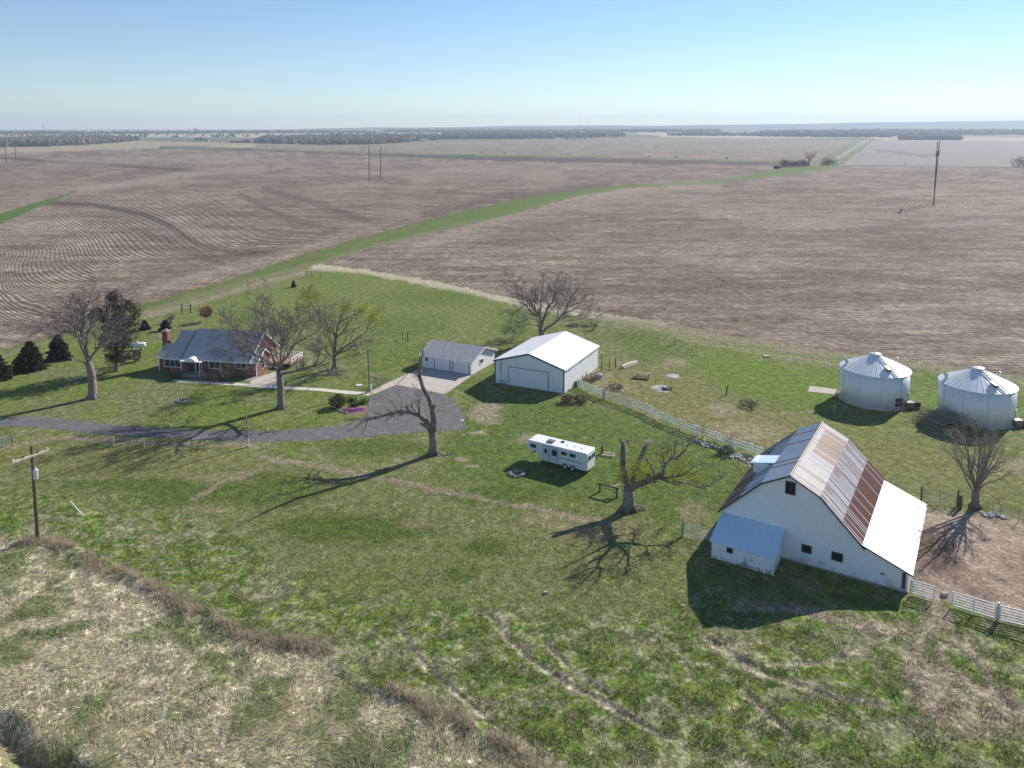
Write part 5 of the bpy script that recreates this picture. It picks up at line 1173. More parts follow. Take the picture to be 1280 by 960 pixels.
tree_px('dead_tree', 'leaning half dead tree with bent limb over the driveway', (542, 567.5), [(542, 564), (541.5, 551), (541, 540)], [
    ([(541, 541), (542.5, 526), (541, 513.6), (537, 500), (529, 485), (524.5, 471), (524.8, 462)], .46, .19, dict(sl=.07, every=1.6, twin=False, sub=1, dy=.0)), ([(540.5, 541), (536, 534), (532, 526), (524, 519), (513, 515), (498, 515), (484.7, 517.7), (471, 521.8), (460, 523.8)], .46, .13, dict(sl=.2, twin=False, dy=-.12, start=.3, every=.4)),
    ([(524.8, 462), (526.5, 450), (530, 431)], .17, .04, dict(sl=.3, twin=False, sub=1)), ([(460, 523.8), (455, 539)], .08, .03, dict(sl=.5, twin=False, dy0=-1.2)), ([(460, 523.8), (450, 530), (440, 538)], .08, .03, dict(sl=.4, twin=False, dy0=-1.2)), ([(468, 522), (450, 522), (438, 525)], .07, .03, dict(sl=.4, twin=False, dy0=-1.0)), ([(502, 514.5), (502, 503), (499.6, 494.7)], .08, .03, dict(sl=.6, twin=False, dy0=-.6)),
    ([(484, 517.7), (483, 528), (484, 536)], .05, .02, dict(sl=.4, twin=False, dy0=-.8, sub=1)), ([(498, 515), (488, 500), (476, 494), (468, 493)], .08, .03, dict(sl=.5, twin=False, dy0=-.6)), ([(537, 536), (528, 530), (525, 529)], .22, .16, dict(stub=True, dy=0)), ([(541, 513), (533, 495), (527, 494), (522, 488)], .07, .03, dict(sl=.4, twin=False)), ([(538, 502), (527, 480), (522, 474)], .05, .03, dict(sl=.5, twin=False)), ([(543, 520), (548, 512), (552, 514)], .04, .02, dict(sl=.6, twin=False, sub=1))], (.55, .48), bark='bark_pale', seed=41, sub=2, every=.8, extra=False)
tree_px('bare_tree', 'wide bare tree rising behind metal shed against brown field', (677.5, 425), [(677.5, 423), (677, 418), (676, 411)], [
    ([(676, 412), (675.6, 400), (672, 391), (663.6, 381.4), (652.7, 370.5), (640, 365)], .34, .05), ([(654, 372), (652.7, 361.7), (640, 352), (630, 349)], .12, .03), ([(675.6, 400), (675.6, 391), (675.6, 378), (669.6, 370.5), (669.6, 362)], .18, .04), ([(675.6, 378), (679, 368), (677.8, 355), (680, 345)], .11, .03),
    ([(677, 404), (680, 395.6), (685.5, 382.5), (691, 377), (697.5, 363), (700, 353)], .22, .04), ([(677.5, 416), (682, 411), (693, 404), (703, 393.5), (710.7, 379), (717, 367), (727, 356)], .34, .04), ([(705, 392), (714, 382.5), (725, 378), (737, 367)], .12, .03), ([(704, 396), (715, 395.6), (730, 394.5), (745, 393)], .09, .03), ([(691, 378), (694, 362), (696, 355)], .1, .03),
    ([(676, 403), (668, 399), (661.4, 397.8), (650.5, 402), (637, 411)], .12, .03, dict(up=-.03)), ([(676, 408), (668, 406), (659, 405.5), (648, 408), (636, 412)], .1, .03, dict(up=-.03)), ([(660, 378), (650, 385), (640, 392), (630, 389)], .08, .03, dict(up=-.02))], (.62, .52), seed=51, sub=2, nc=6, every=.4, sl=.4)
tree_px('broken_tree', 'storm broken tree with thick snapped trunk and green shoots near trailer', (786, 637), [(786, 634), (786, 622), (786, 611)], [
    ([(785.5, 613), (784, 605), (781, 592.5), (779, 584), (779, 567.5), (780, 553)], .46, .3, dict(stub=True, dy=.42)), ([(778, 556), (775.5, 549), (774, 544)], .12, .02, dict(stub=True, dy=.4, dy0=2.6)), ([(782, 556), (785, 551), (786.5, 548.5)], .14, .05, dict(stub=True, dy=.4, dy0=2.6)),
    ([(786, 611), (792, 597), (799, 577), (806, 562), (813, 550)], .32, .27, dict(stub=True, dy=.7)),
    ([(787, 612), (792.5, 607.5), (805, 602.5), (821, 596)], .42, .3, dict(sl=.1, twin=False, dy=-.45)), ([(820, 596), (827.5, 591), (832.5, 579), (841, 571), (846, 555)], .24, .05, dict(dy0=-1.6, dy=-.45)), ([(841, 571), (844, 573), (855, 565), (862, 552.5)], .16, .05, dict(dy0=-2.9, dy=-.3)), ([(821, 596), (832.5, 597.5), (850, 595), (861, 589), (867.5, 582.5), (877, 580)], .17, .03, dict(dy0=-1.6, dy=-.5)),
    ([(821, 596), (832, 600), (844, 605)], .2, .12, dict(dy0=-1.6, sl=.2, dy=-.3, twin=False)), ([(844, 602), (859, 604), (874, 609), (887.5, 607.5), (894, 601)], .1, .03, dict(dy0=-2.2, dy=-.2)), ([(800, 604), (803, 594), (800, 588)], .07, .03), ([(789, 611), (784, 600), (779, 598)], .1, .04, dict(sl=.6))], (.66, .56), bark='bark_pale', seed=61, sub=2, nc=5, every=.55, sl=.42,
    leaves=[(808, 580, 23, 13, 1800, 1.0), (795, 592, 20, 10, 1100, .9), (848, 588, 18, 12, 1000, 1.0), (868, 597, 14, 8, 700, .8), (830, 572, 16, 9, 800, .9), (790, 578, 10, 12, 400, .8)])
tree_px('bare_tree', 'bare tree with upswept branches beside dirt lot and grain bins', (1219, 634), [(1219, 631), (1219.5, 622), (1220, 613)], [
    ([(1220, 615), (1215, 612), (1206.7, 596.7), (1196.7, 571.7), (1190, 555)], .15, .04), ([(1219.5, 612), (1211.7, 590), (1210, 570), (1203, 545)], .17, .04), ([(1220, 612), (1221.7, 603), (1223, 583), (1225, 563), (1220, 540)], .2, .04), ([(1221, 612), (1226.7, 596.7), (1236.7, 570), (1240, 548)], .18, .04),
    ([(1221, 614), (1227, 603), (1246.7, 576.7), (1254, 565)], .13, .03), ([(1222, 614), (1230, 606), (1246.7, 600), (1260, 593)], .1, .03), ([(1222, 594), (1230, 572), (1232, 552)], .12, .03), ([(1213, 600), (1200, 580), (1180, 560)], .1, .03)], (.42, .36), twig='twig_tan', bark='bark_pale', seed=71, sub=2, nc=4, every=.55, sl=.46, up=.12)
# dark pine and spruces
def needles(pts, size, c, rng, var=.35):
    C = np.array(pts); col = np.array(c) * rng.uniform(1 - var, 1 + var, (len(C), 1)); return leaf_mesh(C, size, col, rng, .3)
def spruce(name, label, base, h, R, c, seed, dens=1.0, droop=.15, group=None, size=.16):
    o = P(*base); root = thing(name, label, 'evergreen', o, 0, group); rng = np.random.default_rng(seed); rg = random.Random(seed)
    m = MB(); m.tube([(0, 0, -.1), (0, 0, h * .95)], [h * .022 + .03, .02], 8)
    pts = []
    nw = int(9 + h * 1.6)
    for i in range(nw):
        f = (i + .3) / nw; z = h * (.06 + .93 * f); rr = R * (1 - f) ** .62 * rg.uniform(.85, 1.1) + .06
        nb = int(6 + 6 * (1 - f)); a0 = rg.uniform(0, 6.28)
        for k in range(nb):
            a = a0 + 6.283 * k / nb + rg.uniform(-.25, .25); L = rr * rg.uniform(.55, 1.22); d = np.array((math.cos(a), math.sin(a), 0)); s = np.array((-d[1], d[0], 0))
            if L > .5: m.tube([(0, 0, z), tuple(d * L * .9 + np.array((0, 0, z - droop * L + .04)))], [.03, .01], 3, False)
            for q in range(int((8 + 26 * L) * dens)):
                t = rg.random() ** .6; wv = (1.05 - t) * .38 * L; pts.append(d * L * t + s * rg.uniform(-wv, wv) + np.array((0, 0, z - droop * L * t * t * 1.6 + rg.gauss(0, .06) + .1 * t)))
    m.build('trunk', M['bark'], root); V, Fa, cc = needles(pts, size, c, rng); np_mesh('foliage', V, Fa, M['leaf'], {'gc': cc}, root); return root
spruce('spruce_tree', 'broad dark green spruce at the left lawn edge, nearer of pair', (38, 462), 5.0, 2.9, (.05, .065, .026), 3, 1.3)
spruce('spruce_tree', 'blue green spruce between the broad spruce and bare tree', (74, 449), 4.6, 2.2, (.05, .068, .052), 4, 1.2)
spruce('spruce_tree', 'small greyish spruce on lawn behind the propane tank', (181, 412), 1.9, 1.1, (.04, .04, .038), 5, 1.4, size=.12)
spruce('spruce_tree', 'small blue spruce behind the chimney end of house', (207, 413), 2.2, 1.35, (.04, .05, .045), 6, 1.4, size=.12)
spruce('cedar_tree', 'tiny dark cedar alone on grass near field corner', (367, 359), 1.7, .6, (.022, .03, .016), 7, 1.6, size=.1)
spruce('spruce_tree', 'pale green bushy conifer cut by the left edge', (-2, 474), 4.2, 2.5, (.06, .07, .03), 8, 1.1)
def pine():
    o = P(146, 464); root = thing('pine_tree', 'tall ragged dark pine behind the bare tree on left lawn', 'evergreen', o); rng = np.random.default_rng(9); rg = random.Random(9)
    def at(px, py, dy=0): return AT(px, py, o.y + dy) - o
    m = MB(); m.tube([(0, 0, -.1), tuple(at(146, 420)), tuple(at(144, 372))], [.4, .26, .05], 9)
    pts = []
    spots = [(142, 366), (139, 372), (148, 374), (134, 380), (141, 384), (151, 382), (162, 377), (166, 384), (158, 388), (173, 391), (168, 398), (146, 394), (133, 393), (122, 386), (116, 391), (113, 394), (126, 397), (154, 399), (163, 404), (172, 404), (138, 404), (149, 409), (160, 414), (168, 414), (131, 408), (143, 418), (154, 422), (164, 424), (135, 420), (148, 429), (158, 432), (140, 432), (150, 440), (133, 430), (160, 441), (143, 445), (128, 420), (154, 447), (137, 444)]
    for (px, py) in spots:
        for k in range(2):
            dy = rg.uniform(-2.6, 2.6) * (0.35 + .65 * (py - 360) / 85); c = at(px + rg.uniform(-2, 2), py + rg.uniform(-1.5, 1.5), dy); b = Vector((at(146, min(py + 12, 455)).x * .5, 0, at(146, min(py + 12, 455)).z))
            m.tube([b, b.lerp(c, .55) + Vector((0, 0, -.1)), c], [.09, .06, .02], 4, False)
            ax = (c - b).normalized()
            for t in range(3):
                cc = c - ax * t * .38 + Vector((rg.gauss(0, .28), rg.gauss(0, .28), rg.gauss(0, .2)))
                for q in range(34): pts.append(np.array(cc) + rng.normal(size=3) * np.array((.42, .42, .30)))
    m.build('trunk', M['bark'], root); V, Fa, cc = needles(pts, .13, (.072, .056, .044), rng, .45); np_mesh('foliage', V, Fa, M['leaf'], {'gc': cc}, root)
pine()
def shrub(name, label, base, w, h, c, seed, n=500, size=.09, twig='twig', stems=9, cat='shrub', group=None, depth=None, trunk=0, flowers=None, lv=2):
    o = P(*base); root = thing(name, label, cat, o, 0, group); T = Tree(seed); rng = np.random.default_rng(seed); depth = depth or w
    if trunk: T.w.tube([(0, 0, -.05), (0, 0, trunk)], [.07, .05], 6)
    for k in range(stems):
        a = T.rg.uniform(0, 6.283); q = T.rg.uniform(.25, 1); d = Vector((math.cos(a) * w * .5 * q, math.sin(a) * depth * .5 * q, (h - trunk) * T.rg.uniform(.6, .95))); b = Vector((0 if trunk else d.x * .45, 0 if trunk else d.y * .45, trunk))
        T.grow(b, d - Vector((b.x, b.y, 0)), d.length * .75, .028, lv, .02, .25, 4)
    T.t.v and T.t.build('stems', M[twig], root)
    if T.w.v: T.w.build('trunk', M['bark'], root)
    if n:
        u = rng.normal(size=(n, 3)); u /= np.linalg.norm(u, axis=1)[:, None]; u *= rng.uniform(.35, 1, (n, 1)) ** .5 * (1 + .25 * np.sin(u[:, :1] * 5 + seed) * np.cos(u[:, 1:2] * 4))
        C = u * np.array((w / 2, depth / 2, (h - trunk) / 2)) + np.array((0, 0, trunk + (h - trunk) / 2)); C = C[C[:, 2] > .02]
        V, Fa, cc = leaf_mesh(C, size, np.array(c) * rng.uniform(.6, 1.4, (len(C), 1)), rng); np_mesh('foliage', V, Fa, M['leaf'], {'gc': cc}, root)
    return root
shrub('ornamental_tree', 'small dark red leaved tree behind the brick house', (258, 402), 2.9, 3.3, (.17, .04, .05), 12, 900, .1, trunk=.8, cat='tree')
shrub('bare_shrub', 'pinkish bare shrub left of the dark post frame', (213, 404), 1.9, 2.0, (.2, .13, .11), 13, 150, .06, stems=16)
shrub('shrub', 'golden green shrub below the picture window of house', (220.5, 473), 1.8, 1.35, (.13, .115, .03), 14, 700, .08)
for px, w, h, l in (((258, 474.5), 1.9, 1.2, 'brown bare shrub right of the house entrance steps'), ((270, 476), 2.1, 1.3, 'brown bare shrub under the middle house window'), ((284, 474.5), 2.4, 2.2, 'tall brown bare shrub between the house windows')): shrub('bare_shrub', l, px, w, h, (.15, .1, .06), int(px[0]), 220, .06, 'twig_tan', 16)
shrub('shrub', 'dark clumpy shrub beside the propane tank', (171, 452), 1.7, 2.1, (.07, .062, .045), 17, 450, .09)
shrub('bare_shrub', 'tan tangled shrub at the foot of dark pine', (147, 458), 3.4, 2.0, (.16, .13, .06), 18, 260, .07, 'twig_tan', 20)
shrub('shrub', 'dark olive evergreen shrub left of the pink flower bed', (423, 509), 2.5, 1.9, (.075, .072, .022), 19, 1000, .1)
shrub('bare_shrub', 'reddish brown shrub at shed corner, left of pair', (709, 503.5), 2.3, 1.2, (.13, .06, .05), 21, 420, .08, 'twig_tan', 22)
shrub('bare_shrub', 'reddish brown shrub at shed corner, right of pair', (726, 503), 2.4, 1.15, (.14, .07, .055), 22, 420, .08, 'twig_tan', 22)
shrub('bare_shrub', 'pale wispy shrub just right of wooden pole by path', (474, 483), 2.1, 2.0, (.3, .3, .2), 23, 40, .05, 'twig_tan', 12)
shrub('shrub', 'green shrub tuft against long wall of shed', (722, 482), 1.0, .8, (.09, .13, .04), 24, 260, .07)
shrub('bare_shrub', 'brown dry shrub line beside shed wall and boulder', (738, 475.5), 2.4, .6, (.14, .09, .07), 25, 250, .07, 'twig_tan', 14)
shrub('bare_shrub', 'grey weedy shrub in tan pen near white fence', (769, 486), 2.8, .7, (.1, .11, .05), 26, 260, .08, 'twig', 14)
shrub('bare_shrub', 'low grey green weed clump by wire fence in pasture', (935, 508), 2.6, .9, (.09, .12, .04), 27, 300, .08, 'twig', 12)
shrub('bare_shrub', 'brown weeds tangled in the white fence near barn', (913, 556), 1.4, 1.6, (.12, .09, .06), 28, 60, .07, 'twig_tan', 10)
shrub('bare_shrub', 'thin red brown sapling against the white fence', (878, 549), .9, 2.1, (.12, .06, .05), 29, 20, .05, 'twig_tan', 4)
shrub('shrub', 'dark green weeds among stones at end of white fence', (906, 568), 2.2, .8, (.06, .09, .03), 30, 350, .08)
shrub('bare_shrub', 'grey bare bush right of the driftwood heap behind shed', (741, 412), 2.0, 1.6, (.16, .14, .11), 31, 60, .06, stems=14)
def flowers():
    o = P(445, 512); r = thing('flower_bed', 'stone edged flower bed with a band of pink flowers by driveway', 'flower bed', o); rg = random.Random(33); rng = np.random.default_rng(33)
    m = MB(); m.lump((0, 0, -.15), 1.9, rg, 2, .08, (1.25, 1.5, .14)); m.build('soil', mat('bed_soil', (.24, .17, .13), .95, .25, 2), r)
    pts = [(421.5, 512), (427, 515), (434, 516.5), (444, 516.5), (454, 514.5), (461, 510), (461.5, 503)]
    m = MB()
    for a, b in zip(pts[:-1], pts[1:]):
        for k in range(4):
            q = P(a[0] + (b[0] - a[0]) * k / 4, a[1] + (b[1] - a[1]) * k / 4) - o; m.lump((q.x, q.y, .08), .2, rg, 1, .25, (1, .8, .7))
    m.build('edging', M['white_stone'], r)
    C = []
    for i in range(1500):
        t = rng.uniform(); q = P(429 + 27 * t + rng.normal() * .6, 513.6 - 1.2 * abs(t - .3) + rng.normal() * .75) - o; C.append((q.x, q.y, rng.uniform(.05, .3)))
    V, Fa, cc = leaf_mesh(np.array(C), .07, np.array((.56, .2, .44)) * rng.uniform(.6, 1.3, (len(C), 1)), rng, .5); np_mesh('blossom', V, Fa, M['leaf'], {'gc': cc}, r)
    C = []
    for (cx, cy, n) in ((440, 501.5, 260), (452, 505.5, 220), (443, 508, 260), (456, 502, 120)):
        for i in range(n): q = P(cx + rng.normal() * 3, cy + rng.normal() * .9) - o; C.append((q.x, q.y, rng.uniform(.05, .45)))
    V, Fa, cc = leaf_mesh(np.array(C), .09, np.array((.05, .1, .03)) * rng.uniform(.6, 1.4, (len(C), 1)), rng); np_mesh('foliage', V, Fa, M['leaf'], {'gc': cc}, r)
flowers()
def brush(name, label, base, n, L, w, m, seed, hh=1.0):
    o = P(*base); r = thing(name, label, 'brush pile', o); rg = random.Random(seed); b = MB()
    for i in range(n):
        a = rg.gauss(2.5, .5); x, y = rg.uniform(-w, w), rg.gauss(0, w * .3); l = rg.uniform(.4, 1) * L; z = rg.uniform(.05, hh) * (1 - (x / w) ** 2 * .6)
        d = Vector((math.cos(a), math.sin(a) * .7, rg.uniform(-.05, .25))); p = Vector((x, y, z)); pts = [p - d * l * .5, p + Vector((0, 0, rg.uniform(-.1, .15))), p + d * l * .5]
        for q in pts: q.z = max(q.z, .03)
        b.tube(pts, [.05, .035, .012], 4, False)
    b.build('branches', M[m], r)
brush('brush_pile', 'heap of cut grey branches between the two grain bins', (1180, 529), 170, 5.0, 3.2, 'twig_tan', 41, 1.8)
brush('brush_pile', 'dark driftwood heap in grass behind the metal shed', (720, 408), 45, 2.2, 2.0, 'bark', 42, .7)
brush('brush_pile', 'scattered sticks at foot of leaning dead tree', (552, 568), 22, 1.1, 1.0, 'wood_pale', 43, .15)
brush('brush_pile', 'pale splintered wood at foot of storm broken tree', (795, 636), 26, 1.2, .9, 'wood_pale', 44, .35)
# road side bushes
def far_bush(label, base, w, h, seed, name='roadside_bush', tree=False):
    o = P(*base); r = thing(name, label, 'tree' if tree else 'bush', o); rg = random.Random(seed); rng = np.random.default_rng(seed); T = Tree(seed)
    for k in range(26 if not tree else 12):
        a = rg.uniform(0, 6.28); b = Vector((rg.uniform(-.4, .4) * w, rg.uniform(-.25, .25) * w, 0)) if not tree else Vector((0, 0, h * .22)); d = Vector((math.cos(a) * .5, math.sin(a) * .5, 1))
        T.grow(b, d, h * (.6 if not tree else .55), .16 if not tree else .3, 2, .03, .2, 4)
    if tree: T.w.tube([(0, 0, -.2), (0, 0, h * .3)], [.6, .45], 8)
    m = T.w; 
    if m.v: m.build('trunk', M['bark'], r)
    if T.t.v: T.t.build('crown', M['twig'], r)
    if not tree:
        u = rng.normal(size=(420, 3)) * np.array((w * .24, w * .16, h * .22)) + np.array((0, 0, h * .42)); u = u[u[:, 2] > .1]
        V, Fa, cc = leaf_mesh(u, .5, np.array((.15, .115, .1)) * rng.uniform(.6, 1.4, (len(u), 1)), rng); np_mesh('foliage', V, Fa, M['leaf'], {'gc': cc}, r)
far_bush('leftmost grey brown bush in roadside row by the green strip', (971, 211), 5.5, 3.5, 51)
far_bush('round brown bush second in roadside row below bare tree', (981, 209), 11, 10, 52)
far_bush('low wide brown bush in the middle of roadside row', (994, 208.5), 15, 7.5, 53)
far_bush('dense brown bush just left of lone bare roadside tree', (1005, 207.5), 13, 8.5, 54)
far_bush('rounded grey bush at the end of road right of culvert', (1037, 206.5), 16, 10, 55)
far_bush('grey bare bush cut by right edge above the field', (1277, 208.5), 20, 13, 56)
far_bush('lone tall bare tree standing in roadside bush row', (1012, 206.5), 14, 18, 57, 'bare_tree', True)
small_block((1028, 205.5), 'white concrete culvert end between roadside bushes', (5, 2.2, 2.0), 'white_stone', 'culvert', 'culvert')
small_block((569, 197.5), 'pale tan brush heap on the dark strip of soil', (16, 4, 1.6), 'wood_pale', 'brush_pile', 'brush pile')

# ------------------------------------------------------------------ grass blades (stuff)
def blades():
    rng = np.random.default_rng(77)
    def make(name, label, n, box, sel, seed):
        px = rng.uniform(box[0], box[2], n); py = rng.uniform(box[1], box[3], n)
        d0, d1, d2 = ray(px, py); t = -H / d2; x, y = d0 * t, d1 * t
        col, ruf, ro, st, lot = sward(x, y)
        keep, L, Wd, el, heading = sel(px, py, x, y, ro, st, lot, rng)
        x, y, px, py, col, L, Wd, el, heading = (a[keep] for a in (x, y, px, py, col, L, Wd, el, heading)); z = hz(x, y) - .02
        k = len(x); d = np.c_[np.cos(heading) * np.cos(el), np.sin(heading) * np.cos(el), np.sin(el)]; s = np.c_[-np.sin(heading), np.cos(heading), rng.uniform(-.4, .4, k)] * (Wd / 2)[:, None]
        p = np.c_[x, y, z]; mid = p + d * (L * .55)[:, None] + np.c_[np.zeros(k), np.zeros(k), L * .08]; tip = p + d * L[:, None] - np.c_[np.zeros(k), np.zeros(k), L * .1 * np.cos(el)]
        V = np.stack([p - s * .7, p + s * .7, mid + s, tip, mid - s], 1).reshape(-1, 3)
        b = np.arange(k)[:, None] * 5; Q = np.concatenate([b + np.array([[0, 1, 2, 4]])], 0); Tq = np.concatenate([b + np.array([[4, 2, 3, 3]])], 0)
        me_f = np.concatenate([b + np.array([[0, 1, 2]]), b + np.array([[0, 2, 4]]), b + np.array([[4, 2, 3]])])
        v = rng.uniform(.72, 1.38, (k, 1)); c = col * v * np.where(st[keep] > .3, 1.6, 1.2)[:, None]
        dry = rng.uniform(size=k) < np.where(st[keep] > .4, .45, .16) * (ro[keep] + st[keep]); c[dry] = STRAW * rng.uniform(.8, 1.5, (dry.sum(), 1))
        gr = (rng.uniform(size=k) < .12) & (st[keep] > .4); c[gr] = LUSH * 1.5 * rng.uniform(.7, 1.3, (gr.sum(), 1))
        o = np_mesh(name, V, me_f, M['blade'], {'gc': np.repeat(c, 5, 0)}); tag(o, label, 'grass', kind='stuff')
    def s_straw(px, py, x, y, ro, st, lot, rng):
        k = len(px); keep = (rng.uniform(size=k) < st) & (st > .15); hd = -.5 + (fbm(x / 4, y / 4, 201, 2) - .5) * 5.5 + rng.normal(size=k) * .55
        return keep, rng.uniform(.3, .8, k), rng.uniform(.018, .04, k), np.abs(rng.normal(.03, .10, k)), hd
    make('dead_grass', 'matted tall dead grass in the lower left', 170000, (-80, 660, 780, 1040), s_straw, 1)
    def s_rough(px, py, x, y, ro, st, lot, rng):
        k = len(px); cl = fbm(x / 1.0, y / 1.0, 211, 3); keep = (rng.uniform(size=k) < ro * sst(.36, .6, cl) * .6) & (ro > .1)
        return keep, rng.uniform(.12, .36, k) * (.6 + cl), rng.uniform(.025, .05, k), np.abs(rng.normal(.45, .3, k)), rng.uniform(0, 6.283, k)
    make('rough_grass', 'tussocky green and straw coloured grass across the front', 450000, (-80, 600, 1360, 1040), s_rough, 2)
    def s_short(px, py, x, y, ro, st, lot, rng):
        k = len(px); keep = (rng.uniform(size=k) < .8 * (1 - ro) * (1 - st) * (1 - lot)) & (py > np.interp(px, (0, 70, 600, 700, 1000, 1300), (565, 565, 600, 575, 590, 620)))
        keep &= ~inside(px, py, [(890, 640), (1000, 560), (1160, 630), (1150, 745), (1130, 745), (960, 722), (893, 704)])
        return keep, rng.uniform(.07, .16, k), rng.uniform(.03, .055, k), np.abs(rng.normal(.8, .35, k)), rng.uniform(0, 6.283, k)
    make('short_grass', 'short grazed grass over the middle pasture', 230000, (-40, 555, 1320, 880), s_short, 3)
    # tall dead stalks along the bank
    n = 15000; t = rng.uniform(0, 1, n); pts = np.array(W2(BERM)); sg = np.linalg.norm(np.diff(pts, axis=0), axis=1); cum = np.r_[0, np.cumsum(sg)] / sg.sum()
    x = np.interp(t, cum, pts[:, 0]) + rng.normal(size=n) * .45; y = np.interp(t, cum, pts[:, 1]) + rng.normal(size=n) * .45
    kk = fbm(x / 2.0, y / 2.0, 301, 3) > .45; x, y = x[kk], y[kk]; k = len(x); z = hz(x, y) - .03
    el = np.abs(rng.normal(.7, .35, k)); hd = rng.uniform(0, 6.283, k); L = rng.uniform(.4, .95, k); d = np.c_[np.cos(hd) * np.cos(el), np.sin(hd) * np.cos(el), np.sin(el)]; s = np.c_[-np.sin(hd), np.cos(hd), np.zeros(k)] * .022
    p = np.c_[x, y, z]; V = np.stack([p - s, p + s, p + d * L[:, None]], 1).reshape(-1, 3); c = np.array((.52, .42, .31)) * rng.uniform(.5, 1.4, (k, 1))
    tag(np_mesh('dead_grass', V, np.arange(k * 3).reshape(-1, 3), M['blade'], {'gc': np.repeat(c, 3, 0)}), 'upright brown stalks along the bank crest', 'grass', kind='stuff')
blades()

# ------------------------------------------------------------------ the distance: woods, farmsteads, masts
def woods():
    import bmesh
    bm = bmesh.new(); bmesh.ops.create_icosphere(bm, subdivisions=2, radius=1); bv = np.array([v.co[:] for v in bm.verts]); bf = np.array([[v.index for v in f.verts] for f in bm.faces]); bm.free()
    rng = np.random.default_rng(5)
    def wood(name, label, polyg, n, hh, cols, seed):
        xs = [p[0] for p in polyg]; ys = [p[1] for p in polyg]; C = []
        tries = 0; Vs = []; Fs = []; Cs = []; off = 0
        px = rng.uniform(min(xs), max(xs), n * 4); py = rng.uniform(min(ys), max(ys), n * 4); ok = inside(px, py, polyg); px, py = px[ok][:n], py[ok][:n]
        for a, b in zip(px, py):
            g = PT(a, b); h = hh * rng.uniform(.6, 1.2); w = h * rng.uniform(.4, .62); jt = rng.uniform(.65, 1.2, (len(bv), 1))
            Vs.append(bv * jt * np.array((w, w, h * .55)) + np.array((g.x, g.y, g.z + h * .45))); Fs.append(bf + off); off += len(bv); c = np.array(cols[rng.integers(len(cols))]) * rng.uniform(.65, 1.3); Cs.append(np.tile(c, (len(bv), 1)) * rng.uniform(.75, 1.25, (len(bv), 1)))
        o = np_mesh(name, np.concatenate(Vs), np.concatenate(Fs), M['wood_far'], {'gc': np.concatenate(Cs)}); tag(o, label, 'woodland', kind='stuff')
    BR = [(.12, .095, .085), (.105, .087, .078), (.135, .11, .09), (.11, .10, .068), (.13, .125, .07)]; DK = [(.075, .075, .065), (.085, .08, .07), (.10, .09, .078), (.08, .085, .055)]
    wood('distant_woodland', 'grey brown wood along the fields at far left', [(-60, 184), (60, 183), (100, 181), (150, 178), (175, 175.5), (150, 172.8), (100, 172.5), (40, 173), (-60, 175)], 1900, 12, BR, 1)
    wood('distant_woodland', 'grey brown wood behind the left power tower', [(318, 179), (400, 181), (470, 180.5), (520, 177), (545, 175), (560, 171), (480, 170.5), (400, 171), (330, 173.5)], 1900, 12, BR, 2)
    wood('distant_woodland', 'thin far wood along the skyline at left', [(-60, 166.5), (120, 166), (330, 165), (470, 165.5), (470, 167), (330, 166.8), (120, 168), (-60, 168.5)], 1100, 11, DK, 3)
    wood('distant_woodland', 'blue grey wood across the middle distance', [(550, 174), (640, 173.5), (690, 173.2), (690, 168.5), (560, 167.5)], 1100, 12, BR + DK, 4)
    wood('distant_woodland', 'hazy wood on the middle skyline', [(480, 165.5), (700, 166), (900, 165), (900, 163), (700, 163.5), (480, 163.5)], 1300, 13, DK, 5)
    wood('distant_woodland', 'dark blue wood right of the mast pair', [(690, 172.5), (780, 171), (780, 167), (690, 168)], 420, 11, BR, 6)
    wood('distant_woodland', 'wide dark wood beyond the fields at right', [(940, 170.5), (1000, 171.5), (1110, 172), (1125, 169.5), (1280, 169), (1400, 169), (1400, 163.5), (1280, 163.5), (1100, 163.5), (1000, 164.5), (950, 166)], 2600, 13, DK, 7)
    wood('distant_woodland', 'brown scattered wood left of the wide dark wood', [(830, 170), (960, 170), (960, 168), (860, 166.5)], 420, 10, BR + DK, 8)
    wood('shelterbelt', 'long dark shelterbelt behind the pale right field', [(1124, 174.8), (1200, 175.2), (1200, 174.3), (1126, 173.6)], 520, 13, DK + [(.10, .075, .06)], 9)
    wood('roadside_scrub', 'low scrub along the far side of green line', [(600, 192), (700, 194.4), (960, 199.5), (960, 199.2), (700, 194), (600, 191.6)], 40, 2.2, BR, 10)
    wood('distant_trees', 'scattered far trees and hedges between the hazy fields', [(-60, 173), (150, 171.5), (250, 173), (330, 172), (560, 168), (700, 167.5), (940, 168), (1400, 170), (1400, 163), (900, 162.5), (480, 163), (-60, 165)], 520, 9, BR + DK, 11)
    # single trees
    def lone(label, px, h, c, w=.5):
        g = PT(*px); r = thing('distant_tree', label, 'tree', g); C = []; rr = np.random.default_rng(int(px[0]))
        m = MB(); m.tube([(0, 0, -.5), (0, 0, h * .6)], [h * .04, h * .02], 6); m.build('trunk', M['bark'], r)
        u = rr.normal(size=(160, 3)) * np.array((w * .36, w * .36, .24)) * h + np.array((0, 0, h * .55)); u = u[u[:, 2] > h * .12]
        V, Fa, cc = leaf_mesh(u, h * .09, np.array(c) * rr.uniform(.6, 1.4, (len(u), 1)), rr); np_mesh('crown', V, Fa, M['leaf'], {'gc': cc}, r)
    dk = (.03, .04, .025); ol = (.10, .11, .05)
